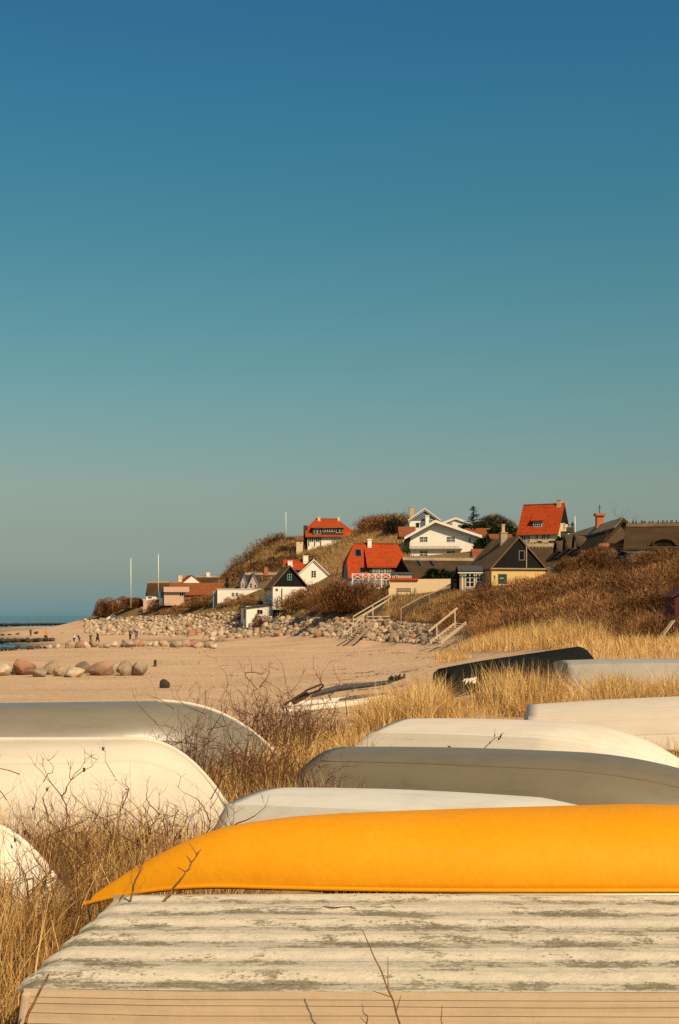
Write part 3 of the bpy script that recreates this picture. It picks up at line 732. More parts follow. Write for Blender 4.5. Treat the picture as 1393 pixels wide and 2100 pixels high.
# eyebrow on the front slope
n=14; zc=h.lz(1118); yb=h.front_slope_y(zc); xc=h.lx(1364)*(1); w=2.2; hh=.62; mb=MB(); vs=[]; fs=[]
pts=[(xc-w/2*math.cos(math.pi*i/n), zc+hh*math.sin(math.pi*i/n)) for i in range(n+1)]
for xx,zz in pts: vs += [(xx,yb-.75,zz-.28*(0)),(xc+(xx-xc)*1.3,yb-.7,zz+.3*math.sin(math.pi*((xx-xc)/w+.5))+.02),(xx,h.front_slope_y(zz)+1.3,zz+.1)]
for i in range(n): fs += [(3*i,3*i+1,3*i+4,3*i+3),(3*i+1,3*i+2,3*i+5,3*i+4)]
mb.add(vs,fs); o=mb.build('eyebrow_dormer', M['thatch'], h.root, True)
mb=MB(); mb.add([(xc+(xx-xc)*.75,yb-.6,zc+.02+(zz-zc)*.35) for xx,zz in pts],[tuple(range(n+1))]); mb.add([(xx,yb-.45,zz) for xx,zz in pts],[tuple(range(n+1))],1); mb.build('pane', [M['glass'],M['thatch']], o)
part_box(h.root,'fascia',-h.w/2-.3,h.w/2+.3,-.78,-.6,h.he-.75,h.he-.5,'dark_wood')
h = House('flat_extension', 'low flat-roofed cream extension half hidden by scrub below the thatched gables', 1296, 1322, 1150, 1134, 1132, 146, 4, wall='cream_wall', roof='dark_felt', over=.6, thick=.08)
h.window(1306,1312,1136,1140,2,1)

# --- dark red shed at the right edge
h = House('red_shed', 'narrow dark red boarded shed at the right edge of the dune', 1384, 1432, 1318, 1222, 1208, 78, 2.2, axis='y', wall='red_shed', roof='red_shed', over=.22, thick=.1, found=1)
part_box(h.root,'door',h.lx(1396),h.lx(1420),-.05,-.004,.05,h.lz(1236),'red_shed')
r = empty('plank_prop', P(1350,1318,76), 'slanting weathered plank propped on a post left of the dark red shed', 'plank')
S=76/F; mb=MB(); mb.bar((2*S,0,6*S),(34*S,.3,46*S),.3,.05); mb.build('plank', M['pale_wood'], r); mb=MB(); mb.bar((12*S,.05,-.6),(12*S,.05,19*S),.09); mb.build('post', M['pale_wood'], r)

# --- flagpoles
def flagpole(px, top, base, d, lab):
    r = empty('flagpole', P(px, base, d), lab, 'flagpole', 'flagpoles of the village'); H=(base-top)*d/F
    mb=MB(); mb.tube([(0,0,-2),(0,0,H*.5),(0,0,H)],[.13,.11,.075],8); mb.build('pole', M['white_paint'], r, True)
    mb=MB(); mb.tube([(0,0,H),(0,0,H+.12),(0,0,H+.2)],[.06,.12,.03],8); mb.build('finial', M['white_paint'], r, True)
flagpole(268.5,1146,1230,345,'white flagpole furthest left beside the sea'); flagpole(325,1138,1206,340,'white flagpole rising in front of the thatched ridge right of another pole'); flagpole(586.5,1051,1100,395,'thin white flagpole on the crest of the brown hill')
flagpole(1179.5,1060,1100,290,'short white pole right of the steep red roof house')
# ------------------------------------------------------------------ rails, fences, stairs on the bank
def rail(name, label, cat, pts, hgt, d_posts, mat, w=.12, mid=True, mesh_panel=False):
    """pts: list of (px,py,d) of the hand rail"""
    a = [P(*p) for p in pts]; r = empty(name, a[0]-Vector((0,0,hgt)), label, cat); L = r.location
    mb = MB()
    for p, q in zip(a[:-1], a[1:]): mb.bar(p-L, q-L, w)
    mb.build('handrail', M[mat], r)
    if mid:
        mb = MB()
        for p, q in zip(a[:-1], a[1:]): mb.bar(p-L-Vector((0,0,hgt*.55)), q-L-Vector((0,0,hgt*.55)), w*.8)
        mb.build('lower_rail', M[mat], r)
    n = max(2, int(sum((q-p).length for p, q in zip(a[:-1], a[1:]))/d_posts))
    tot = len(a)-1
    for i in range(n+1):
        t = min(i/n*tot, tot-1e-4); k = int(t); p = a[k].lerp(a[k+1], t-k)-L
        mb = MB(); mb.bar(p+Vector((0,.03,.02)), p+Vector((0,.03,-hgt-.8)), w); mb.build('post', M[mat], r)
    if mesh_panel:
        mb = MB()
        for p, q in zip(a[:-1], a[1:]):
            m_ = int((q-p).length/.22)
            for i in range(m_):
                c = p.lerp(q, (i+.5)/m_)-L; mb.bar(c+Vector((0,.08,-.1)), c+Vector((rnd.uniform(-.05,.05),.08,-hgt*.95)), .07)
        mb.build('pickets', M['dark_wood'], r)
    return r
rail('stair_rail','pale wooden stair rail climbing the bank to the bench','railing',[(725,1264,205),(803,1218,212)],1.0,5,'pale_wood',.13,True)
rail('stair_rail','second pale rail lower down the stair to the bench','railing',[(733,1271,203),(797,1230,209)],.6,6,'pale_wood',.11,False)
rail('paling_fence','dark paling fence climbing diagonally under the cream garden wall','fence',[(823,1247,196),(862,1226,199),(899,1211,203),(928,1196,206)],2.0,4.5,'grey_wood',.12,False,True)
rail('path_rail','thin grey rail along the path below the black cottage','railing',[(905,1236,200),(925,1224,202),(955,1203,204)],.9,5,'grey_wood',.10,False)
rail('shed_rail','pale wooden rail rising to the right of the whitewashed beach shed','railing',[(566,1267,270),(610,1237,276)],1.2,6,'pale_wood',.2,False)
rail('shore_rail','weathered rail on the left bank below the pink garden wall','railing',[(250,1266,350),(292,1245,345)],1.2,5,'pale_wood',.2,False)
def steps(px0, py0, px1, py1, d0, d1, label, n, w, mat, railh=None):
    a = P(px0,py0,d0); b = P(px1,py1,d1); r = empty('beach_stairs', a, label, 'stairs'); v = b-a
    side = Vector((v.y,-v.x,0)).normalized()*w/2
    for s in (-1,1):
        mb=MB(); mb.bar(side*s-v*.02, side*s+v, .09, .32); mb.build('stringer', M[mat], r)
    for i in range(n):
        c = v*((i+.5)/n); mb=MB(); t=v.normalized()
        mb.slab([c+side*.97-Vector((t.x,t.y,0))*.16, c+side*.97+Vector((t.x,t.y,0))*.16, c-side*.97+Vector((t.x,t.y,0))*.16, c-side*.97-Vector((t.x,t.y,0))*.16], .07)
        mb.build('tread', M[mat], r)
    if railh:
        up=Vector((0,0,railh)); mb=MB(); mb.bar(side*-1+up*.9-v*.08, side*-1+v*1.05+up, .16); mb.build('handrail', M['pale_wood'], r)
        for t in (.2,.92):
            mb=MB(); mb.bar(side*-1+v*t+Vector((.1,0,-.4)), side*-1+v*t+up*.96+Vector((.1,0,0)), .13); mb.build('post', M['pale_wood'], r)
    return r
steps(894,1318,946,1277,150,156,'short wooden beach stairs with log handrail at the right end of the boulders',9,1.2,'pale_wood',1.5)
steps(722,1312,757,1279,188,197,'grey plank stairs leaning over the boulders below the bench',8,1.3,'grey_wood',1.2)
r = empty('plank_landing', P(752,1283,198), 'low horizontal plank landing at the top of the grey plank stairs', 'railing'); S=198/F
for z in (.1,.75,1.25):
    mb=MB(); mb.bar((0,0,z),(48*S,0,z+.05),.2,.12); mb.build('board', M['pale_wood'], r)
for x in (2,25,46):
    mb=MB(); mb.bar((x*S,.12,-.8),(x*S,.12,1.6),.12); mb.build('post', M['grey_wood'], r)
r = empty('blue_bin', P(659,1275,252), 'dark framed box standing at the foot of the thorn bush', 'bin'); part_box(r,'body',-.6,.6,0,.8,-.5,2.1,'slate_boards'); part_box(r,'frame',-.8,-.62,-.05,.0,-.5,2.3,'white_paint'); part_box(r,'frame',.62,.8,-.05,.0,-.5,2.3,'white_paint'); part_box(r,'lid',-.85,.85,-.1,.9,2.31,2.45,'dark_wood')
# small tarpaulin on the left shore
mb=MB(); mb.add([(-1.6,0,0),(1.6,0,0),(2.2,2.5,.3),(.3,1.2,1.8),(-.6,2.6,.2)],[(0,1,3),(1,2,3),(2,4,3),(4,0,3),(0,4,2,1)])
o=tag(mb.build('tarpaulin', M['white_paint']),'small pale tarpaulin tent under the dark bush on the left shore','tarpaulin'); o.location=P(228,1272,352)

# ------------------------------------------------------------------ boulders
def rock_mat(name, a, b, c, k_=1.):
    t = NT(name); v = t.coord('Object'); oi = t.new('ShaderNodeObjectInfo')
    n = t.noise(v, 1.6, 8, .7); n2 = t.noise(v, 9, 4, .7)
    m = t.math('ADD', t.math('MULTIPLY', n, .6), t.math('MULTIPLY', n2, .4))
    base = t.ramp(oi.outputs['Random'], [(0, a), (.5, b), (1, c)])
    t.color(t.mix(1.0, base, t.ramp(m, [(.3, (.45,.42,.40)), (.5, (.95,.95,.95)), (.68, (1.35,1.3,1.2))]), 'MULTIPLY'))
    t.rough(.88); t.spec(.25); t.bump(m, .6, .08); return t.m
M['rock_tan'] = rock_mat('rock_tan', (.34,.24,.155), (.43,.31,.195), (.34,.26,.18))
M['rock_grey'] = rock_mat('rock_grey', (.21,.155,.105), (.31,.23,.155), (.27,.21,.145))
M['rock_pink'] = rock_mat('rock_pink', (.33,.175,.11), (.38,.225,.135), (.29,.17,.115))
M['rock_dark'] = rock_mat('rock_dark', (.035,.03,.024), (.06,.048,.036), (.09,.07,.05))
M['rock_pale'] = rock_mat('rock_pale', (.50,.39,.265), (.55,.43,.30), (.45,.35,.235))
def rock_mesh(seed, sub=3, angular=.5):
    bm = bmesh.new(); bmesh.ops.create_icosphere(bm, subdivisions=sub, radius=1)
    rr = random.Random(seed); planes = [(Vector((rr.gauss(0,1),rr.gauss(0,1),rr.gauss(0,.8))).normalized(), rr.uniform(.52,.78)) for _ in range(17)]
    off = Vector((seed*3.1, seed*1.7, 0))
    for v in bm.verts:
        p = v.co.copy()
        for nrm, dd in planes:
            k = p.dot(nrm)-dd
            if k > 0: p -= nrm*k*angular
        p *= 1 + .12*noise.noise(p*1.2+off) + .05*noise.noise(p*3.3+off)
        v.co = p
    me = bpy.data.meshes.new('boulder'); bm.to_mesh(me); bm.free(); me.materials.append(M['rock_tan'])
    me.polygons.foreach_set('use_smooth', [True]*len(me.polygons)); me.set_sharp_from_angle(angle=R(28)); return me
RM = [rock_mesh(s, 3, .75+.05*(s % 6)) for s in range(12)]
RM.append(rock_mesh(77, 3, .3))
def boulder(loc, sx, sy, sz, mat, label, group=None, name='boulder', mi=None, rz=None):
    o = bpy.data.objects.new(name, RM[rnd.randrange(12) if mi is None else mi]); col.objects.link(o)
    o.location = loc; o.scale = (sx, sy, sz); o.rotation_euler = (rnd.uniform(-.3,.3), rnd.uniform(-.3,.3), rnd.uniform(0,6.28) if rz is None else rz)
    o.material_slots[0].link = 'OBJECT'; o.material_slots[0].material = M[mat]
    return tag(o, label, 'boulder', group)
def bpx(px, d, wpx, hpx, mat, label, group=None, sink=.25, mi=None):
    """boulder whose foot stands on the ground at column px, distance d"""
    g = gpt(px, d); S = d/F
    return boulder(g+Vector((0,0,hpx*S*(.5-sink*.5))), wpx*S*.58, wpx*S*.5, hpx*S*.62, mat, label, group, mi=mi, rz=rnd.uniform(-.4,.4))
rowd = 101
for px, w, hh, mat, lab, dd in [
    (6,34,22,'rock_pale','pale yellowish boulder cut by the left picture edge in the nearest row',0),
    (50,50,32,'rock_pink','big orange-tan slanting boulder, largest at the left of the nearest row',1),
    (78,36,20,'rock_grey','greyish boulder lying low in front of the big orange-tan slanting one',-2.5),
    (105,36,28,'rock_tan','upright greyish tan boulder with dark hollow on its left in the nearest row',1),
    (124,30,22,'rock_tan','rounded tan boulder between the upright one and the wide pale one',-1.5),
    (154,44,20,'rock_pale','wide pale flat-faced boulder lying in front of the nearest row',-2.5),
    (172,34,28,'rock_grey','brownish grey boulder tilting above the wide pale one',2),
    (209,52,28,'rock_pink','broad pinkish orange boulder in the middle of the nearest row',0),
    (236,32,24,'rock_tan','tan boulder squeezed behind the broad pinkish orange one',2.5),
    (257,34,27,'rock_grey','pointed dark grey boulder next to last in the nearest row',0),
    (287,37,27,'rock_grey','smooth round grey boulder ending the nearest row on the right',0),
    (30,20,14,'rock_dark','small dark stone in the gap right of the left edge boulder',3)]:
    bpx(px, rowd+dd, w*1.2, hh*1.12, mat, lab, None, .15)
# middle row across the beach
for i in range(24):
    px = 105+i*14.5+rnd.uniform(-4,4); d = 186 + rnd.uniform(-2,3) + (px-105)*.015; s = rnd.uniform(14,31) if px > 140 else rnd.uniform(12,20)
    bpx(px, d, s, s*rnd.uniform(.5,.68), rnd.choice(['rock_tan','rock_pale','rock_pink','rock_tan','rock_grey']), 'tan boulder in the long middle row crossing the beach', 'boulders of the middle row')
# boulder wall below the houses, spread over the slope between foot and crest
foot = [(330,1318,225),(420,1322,225),(500,1307,262),(600,1304,250),(700,1309,216),(780,1316,191),(870,1322,171),(905,1322,165)]
crest = [(340,1278,300),(420,1268,300),(500,1279,278),(600,1270,260),(700,1272,224),(780,1276,201),(870,1284,180),(905,1288,174)]
def along(poly, px):
    for a, b in zip(poly[:-1], poly[1:]):
        if a[0] <= px <= b[0]:
            t = (px-a[0])/(b[0]-a[0]); return a[1]+(b[1]-a[1])*t, a[2]+(b[2]-a[2])*t
    return poly[-1][1:]
n = 0; placed = []
def free(px, py, r):
    return all((px-a)**2+((py-b)*1.3)**2 > (r+c)**2*.30 for a, b, c in placed)
tries = 0
lab1 = 'weathered granite boulder heaped in the long sea wall below the houses'
while n < 160 and tries < 9000:
    tries += 1; px = rnd.uniform(500, 905); v = rnd.random(); pf, df = along(foot, px); pc, dc = along(crest, px)
    py = pf+(pc-pf)*v; d = d_at(px, py, 120, 330); s = rnd.uniform(9, 19)*(1.0 + .22*(px-500)/400)*(1.12-.25*v)
    if not free(px, py, s/2): continue
    placed.append((px, py, s/2)); n += 1
    o = boulder(P(px, py-s*.25, d), s*d/F*.60, s*d/F*.55, s*d/F*.52, rnd.choice(['rock_tan','rock_tan','rock_grey','rock_pink','rock_tan','rock_pale','rock_grey']), lab1, 'boulders of the sea wall')
lab2 = 'tan granite boulder scattered on the rocky left slope below the peach building'
n = 0; tries = 0
while n < 100 and tries < 9000:
    tries += 1; px = rnd.uniform(175, 500); v = rnd.random()
    lo = 1300 if px < 330 else 1308+ (px-330)*.06; hi = 1275-(px-180)*.045
    py = lo+(hi-lo)*v; d = d_at(px, py, 150, 420); s = rnd.uniform(8, 17)*(1.25-.5*v)
    if px > 480 and py < 1285: continue
    if not free(px, py, s/2): continue
    placed.append((px, py, s/2)); n += 1
    boulder(P(px, py-s*.2, d), s*d/F*.60, s*d/F*.55, s*d/F*.50, rnd.choice(['rock_tan','rock_tan','rock_pale','rock_grey','rock_pink','rock_pale']), lab2, 'boulders of the left slope')
# rubble filling the wall: uncountable small stones
V=[]; Q=[]; T=[]
base = RM[2]; bv = np.array([v.co[:] for v in rock_mesh(40,2,.5).vertices]); bf = np.array([list(p.vertices) for p in rock_mesh(40,2,.5).polygons])
k = 0
for i in range(3000):
    if i % 5 < 3:
        px = rnd.uniform(500, 905); v = rnd.uniform(0,1.05); pf, df = along(foot, px); pc, dc = along(crest, px); py = pf+(pc-pf)*v; d = d_at(px, py, 120, 330)
    else:
        px = rnd.uniform(175, 500); py = rnd.uniform(1303, 1272-(px-180)*.05); d = d_at(px, py, 150, 420)
    if i % 9 == 0:
        px = rnd.uniform(-20, 460); d = rnd.choice([rnd.gauss(101,3), rnd.gauss(184,6), rnd.gauss(200,20)]); q_ = gpt(px, d); py = HY-(q_.z-CZ)/d*F
    s = rnd.uniform(4., 11.)*d/F*(.36 if i % 9 == 0 else 1.); a = rnd.uniform(0, 6.28)
    Rm = np.array([[math.cos(a),-math.sin(a),0],[math.sin(a),math.cos(a),0],[0,0,1]])
    V.append((bv*np.array([s*.6, s*.5, s*.45]))@Rm.T + np.array(P(px, py-1.5, d))); Q.append(bf+k*len(bv)); T.append(np.full(len(bv), rnd.random())); k += 1
M['rubble'] = foliage('rubble_stone', (.21,.16,.115), (.43,.315,.205), (.55,.40,.265))
tag(np_mesh('rubble', np.concatenate(V), np.concatenate(Q), M['rubble'], np.concatenate(T), smooth=True), kind='stuff')
# dark wet rocks of the breakwaters
V=[]; Q=[]; T=[]; k=0
for i in range(90):
    px = -14+i*2.05+rnd.uniform(-1.5,1.5); d = 610+rnd.uniform(-12,12); z_ = rnd.uniform(5,9.5)*(1.15-max(0,px)*.002)*d/F; a = rnd.uniform(0,6.28)
    Rm = np.array([[math.cos(a),-math.sin(a),0],[math.sin(a),math.cos(a),0],[0,0,1]])
    V.append((bv*np.array([z_*.62, z_*.5, z_*.42]))@Rm.T + np.array(P(px, 1281-px*.012, d))); Q.append(bf+k*len(bv)); T.append(np.full(len(bv), rnd.random())); k += 1
tag(np_mesh('breakwater_rocks', np.concatenate(V), np.concatenate(Q), M['rock_dark'], np.concatenate(T), smooth=True), kind='stuff')
lab4 = 'dark wet rock in the nearer breakwater behind the tide pool'
for i in range(26):
    px = -6+i*4.6+rnd.uniform(-2,2); d = 252+rnd.uniform(-5,5); s = rnd.uniform(10,17)*(1.1-px*.003)
    boulder(P(px, 1314-px*.02, d), s*d/F*.6, s*d/F*.5, s*d/F*.40, 'rock_dark', lab4, 'near breakwater rocks')
lab5 = 'dark wet rock at the sandy edge in front of the tide pool'
for i in range(13):
    px = 4+i*9+rnd.uniform(-3,3); d = 196+rnd.uniform(-3,3); s = rnd.uniform(9,16)
    boulder(P(px, 1331-px*.03, d), s*d/F*.6, s*d/F*.5, s*d/F*.42, 'rock_dark' if px < 110 else 'rock_grey', lab5, 'tide pool edge rocks')
lab6 = 'low dark stone lying on the sand between the two breakwaters'
for px, py in ((6,1302),(20,1303),(36,1301),(75,1297),(118,1308),(128,1299),(142,1309)):
    d = 330; boulder(P(px,py,d), 8*d/F*.7, .8, 7*d/F*.5, 'rock_dark' if px<90 else 'rock_grey', lab6, 'stones between the breakwaters')
# lone dark lump on the sand, and the groyne
d = d_at(338,1411,60,140); bpx(338, d, 23, 19, 'rock_dark', 'lone dark seaweed-covered rock on the open sand', None, .3, 12)
d = d_at(318,1367,80,180); g = gpt(318, d); S = d/F
r = empty('groyne_beam', g, 'long sand-coloured concrete beam with dark end lying on the beach', 'beam')
mb=MB(); mb.slab([(3*S,0,-.4),(82*S,3,-.4),(82*S,3,.42),(3*S,0,.58)],.9,d=(0,1,0)); mb.build('beam', M['grey_stone'], r, bevel=.06)
mb=MB(); mb.box(-2*S,2.6*S,-.25,.8,-.4,.55); mb.build('shaded_end_post', M['dark_wood'], r, bevel=.05)  # dark colour paints in the shade on the beam's left end
# wrack: lines of dry seaweed crumbs left on the sand by the tide
V=[]; Q=[]; k=0
for line in range(60):
    px = rnd.gauss(800, 60) if line % 4 else rnd.uniform(450, 880); d = rnd.uniform(75, 165); L = rnd.uniform(.5, 3.); 
    if px > 890: continue
    g0 = gpt(px, d); a0 = rnd.gauss(0,.25)
    for i in range(int(L*7)):
        t = rnd.uniform(-L/2, L/2); x = g0.x+t*math.cos(a0); y = g0.y+t*math.sin(a0)*1.5+rnd.gauss(0,.10)+.25*math.sin(t*2.)
        z = float(np.ravel(gz(x, y))[0]); r_ = rnd.uniform(.03,.11)*(1.-.6*abs(t)/L); m_ = rnd.randint(5,7); a = rnd.uniform(0,6.28)
        V.append(np.array([(x+r_*rnd.uniform(.7,1.9)*math.cos(a+6.283*j/m_), y+r_*rnd.uniform(.6,1.3)*math.sin(a+6.283*j/m_), z+.025) for j in range(m_)]+[(x,y,z+.025+r_*.45)]))
        Q += [(k+j, k+(j+1)%m_, k+m_) for j in range(m_)]; k += m_+1
o = np_mesh('wrack', np.concatenate(V), np.array(Q), plain('dry_seaweed', (.07,.042,.024), .9, .2, 5, .2)); tag(o, kind='stuff')

# ------------------------------------------------------------------ people
def cloth(name, c): return plain(name, c, .85, .12, 6, .2)
C_ = {'black': cloth('black_cloth',(.012,.012,.014)), 'navy': cloth('navy_cloth',(.02,.03,.06)), 'denim': cloth('denim_cloth',(.05,.09,.17)), 'orange': cloth('orange_cloth',(.70,.18,.02)),
      'white': cloth('white_cloth',(.75,.70,.62)), 'pink': cloth('pink_cloth',(.62,.36,.28)), 'grey': cloth('grey_cloth',(.12,.10,.08)), 'hair': cloth('dark_hair',(.03,.02,.014)), 'skin': cloth('bare_skin',(.52,.31,.21))}
def skin_obj(name, verts, edges, rads, mat, parent, root=0, sub=1):
    bm = bmesh.new(); lay = bm.verts.layers.skin.verify(); vs = []
    for v, rr in zip(verts, rads):
        b = bm.verts.new(v); rr = rr if isinstance(rr, tuple) else (rr, rr); b[lay].radius = rr; vs.append(b)
    vs[root][lay].use_root = True
    for a, b in edges: bm.edges.new((vs[a], vs[b]))
    me = bpy.data.meshes.new(name); bm.to_mesh(me); bm.free(); me.materials.append(mat)
    o = bpy.data.objects.new(name, me); col.objects.link(o); o.parent = parent
    sk = o.modifiers.new('skin', 'SKIN'); sk.use_smooth_shade = True; sk.branch_smoothing = .6
    ss = o.modifiers.new('sub', 'SUBSURF'); ss.levels = ss.render_levels = sub
    return o
def person(px, py, hpx, label, top, legs, rz=0, pose='stand', hat=None, long=False):
    d = d_at(px, py, 150, 420); g = gpt(px, d); h = hpx*d/F; s = h/1.72
    if pose == 'sit': s = h/1.15
    r = empty('person', g, label, 'person', None, rz); r.scale = (s, s, s)
    lean = {'stand':0, 'walk':.06, 'bend':.38, 'sit':.12}[pose]
    zo = -.45 if pose == 'sit' else 0
    hipz = .92+zo; st = .16 if pose == 'walk' else .03
    def up(f, x=0, y=0): return (x, -lean*f+y, hipz+.62*f*(.86 if pose == 'bend' else 1))
    V = [(0,0,hipz), up(.35), up(.75), up(.96), up(1.12,0,-.02), up(1.30,0,-.02)]
    Rd = [(.15,.11),(.14,.11),(.17,.11),(.06,.06),(.06,.065),(.085,.10)]
    E = [(0,1),(1,2),(2,3),(3,4),(4,5)]
    arms = []; lg = []
    for sg in (-1,1):
        b = len(V); V += [up(.90,sg*.19), up(.45,sg*.27,-.02+.05*sg*(st>.1)), up(.12,sg*.22,-.14), up(.02,sg*.19,-.2)]; Rd += [.07,.052,.04,.042]; E += [(2,b),(b,b+1),(b+1,b+2),(b+2,b+3)]; arms.append(b)
        b = len(V)
        if pose == 'sit': V += [(sg*.10,-.05,hipz), (sg*.12,-.48,hipz+.05), (sg*.12,-.55,.05), (sg*.12,-.68,.03)]
        else: V += [(sg*.10,0,hipz-.06), (sg*.11,-.05-st*sg,.48), (sg*.11,.04-st*1.6*sg,.07), (sg*.12,-.12-st*1.6*sg,.03)]
        Rd += [.10,.07,.05,.045]; E += [(0,b),(b,b+1),(b+1,b+2),(b+2,b+3)]; lg.append(b)
    body = skin_obj('body', V, E, Rd, C_['skin'], r)
    # jacket: torso and arms a little fuller than the body
    tv = [0,1,2]; JV = [Vector(V[i]) for i in tv]; JR = [(.185,.15),(.18,.15),(.21,.15)]
    if long: JV.insert(0, Vector((0,.02,hipz-.45))); JR.insert(0, (.21,.18))
    JE = [(i,i+1) for i in range(len(JV)-1)]; top_i = len(JV)-1
    JV.append(Vector(V[3])*.6+Vector(V[2])*.4); JR.append((.12,.10)); JE.append((top_i, len(JV)-1))
    for b in arms:
        k = len(JV); JV += [Vector(V[b]), Vector(V[b+1]), Vector(V[b+2])]; JR += [.095,.075,.06]; JE += [(top_i,k),(k,k+1),(k+1,k+2)]
    skin_obj('jacket', [tuple(v) for v in JV], JE, JR, C_[top], r)
    TV = [V[0]]; TR = [(.17,.14)]; TE = []
    for b in lg:
        k = len(TV); TV += [V[b],V[b+1],V[b+2]]; TR += [.125,.09,.075]; TE += [(0,k),(k,k+1),(k+1,k+2)]
    skin_obj('trousers', TV, TE, TR, C_[legs], r)
    hd = Vector(V[5]); skin_obj('hair', [tuple(hd+Vector((0,.02,-.02))), tuple(hd+Vector((0,.03,.07)))], [(0,1)], [(.098,.10),(.085,.09)], C_[hat or 'hair'], r)
    return r
person(63,1305,16,'distant walker in black standing by the dark rocks nearest the sea','black','black',R(30),'stand')
person(94,1317,25,'walker in a bright orange jacket on the sand','orange','black',R(60),'walk')
person(152,1318,18,'person in a pale top with dark trousers, left of a bending figure','white','black',R(-40),'stand')
person(163,1318,19,'dark-clad figure bending forward beside the person in pale','black','black',R(-60),'bend')
person(186,1317,17,'stocky figure in black with hands at the hips','black','navy',R(20),'stand')
person(200,1319,23,'tall figure in a long black coat beyond the middle boulder row','black','black',R(70),'walk',None,True)
person(267,1312,22,'person in dark brown jacket, left of the pair before the rocks','grey','black',R(150),'stand')
person(280,1312,22,'person in navy top and blue jeans, right of the pair before the rocks','navy','denim',R(200),'stand')
person(322,1297,14,'person in a white shirt standing on the boulder slope','white','navy',R(10),'stand')
person(327,1298,11,'small child in pink next to the white-shirted person','pink','pink',R(0),'stand','pink')
person(342,1294,9,'person in black sitting among the boulders','black','black',R(-20),'sit')
# ------------------------------------------------------------------ boats
def paint(name, c, rough=.45, seams=0, dirt=.25, dirtc=None, spec=.4, streak=.0, stainscale=2.2, lines=()):
    """weathered gelcoat / paint; seams: number of faint plank lines around the girth"""
    t = NT(name); v = t.coord('Object'); vs = t.coord('Object', (.5, 3, 3))
    n1 = t.noise(v, stainscale, 6, .7); n2 = t.noise(vs, 3.5, 5, .65, .4); n3 = t.noise(v, 60, 3, .7)
    m = t.math('ADD', t.math('MULTIPLY', n1, .5), t.math('MULTIPLY', n2, .5))
    base = t.ramp(m, [(.33, mul(c, 1-dirt)), (.5, c), (.66, mul(c, 1.06))])
    dc = dirtc or mul(c, .45)
    sp = t.maprange(t.math('ADD', t.math('MULTIPLY', n3, .5), t.math('MULTIPLY', n1, .5)), .60, .70)
    base = t.mix(t.math('MULTIPLY', sp, dirt), base, dc)
    h = t.math('MULTIPLY', n3, .05)
    if seams:
        g = t.attr('girth'); fr = t.math('FRACT', t.math('MULTIPLY', g, seams))
        line = t.maprange(t.math('ABSOLUTE', t.math('SUBTRACT', fr, .5)), .0, .05, 1., 0.)
        base = t.mix(t.math('MULTIPLY', line, .22), base, dc)
        h = t.math('SUBTRACT', h, t.math('MULTIPLY', line, .5))
        h = t.math('ADD', h, t.math('MULTIPLY', fr, .6))
    wob = t.noise(t.coord('Object', (.6, 1, 1)), 1.6, 2, .5)
    h = t.math('ADD', h, t.math('MULTIPLY', wob, .8))
    t.bump(h, .35, .02); t.color(base); t.rough(rough); t.spec(spec)
    return t.m

def hull_grid(L, B, D, tr=.8, n=2.6, nbow=1.8, t0=.6, p=2.2, stem=.0, sheer=.05, rake=.2, double=False, NT_=56, NS=36, rocker=.04, beam_t=.42, bp=2.0, taper=0., prof=None, hard=None):
    rows = []
    for i in range(NT_+1):
        q = i/NT_; t = 1-(1-q)**1.5 if not double else .5-.5*math.cos(math.pi*q)
        if double:
            a = abs(2*t-1); b = B*(1-a**bp); s = max(0, (a-t0)/(1-t0)); x = L*t
            zk = D*(np.interp(1-a, *prof) if prof is not None else 1-(1-stem)*s**p); zg = sheer*(1-a**2) - taper*max(0, (a-.72)/.28)**2; zk -= taper*max(0, (a-.72)/.28)**2
        else:
            s = max(0, (t-t0)/(1-t0)); x = L*t
            b = B*(tr+(1-tr)*math.sin(min(1, t/beam_t)*math.pi/2)) if t < beam_t else B*(1-((t-beam_t)/(1-beam_t))**bp)
            zk = D*(1-(1-stem)*s**p) - rocker*max(0, 1-t/.4)**2
            zg = sheer*(1-(2*t-1)**2)
        b = max(b, .004); nn = n+(nbow-n)*min(1, s*1.15); row = []
        for j in range(NS+1):
            if hard is not None:            # flat bottom, sharp chine, straight flared side
                u = 1-abs(2*j/NS-1); sg = 1 if j <= NS/2 else -1; bl = min(1, s*1.3); cy = hard[0]+(.62-hard[0])*bl; cz = hard[1]+(.70-hard[1])*bl
                if u <= .5: q2 = u/.5; y = sg*b*(1+(cy-1)*q2); zz = cz*q2
                else: q2 = (u-.5)/.5; y = sg*b*cy*(1-q2); zz = cz+(1-cz)*math.sin(q2*math.pi/2)
            else:
                th = math.pi*j/NS; c, sn = math.cos(th), math.sin(th)
                y = b*math.copysign(abs(c)**(2/nn), c); zz = sn**(2/nn) if sn > 1e-9 else 0
            xx = x
            if not double: xx -= rake*(1-zz)*max(0, 1-t/.5)
            row.append((xx, y, zg+(zk-zg)*zz))
        rows.append(row)
    return rows

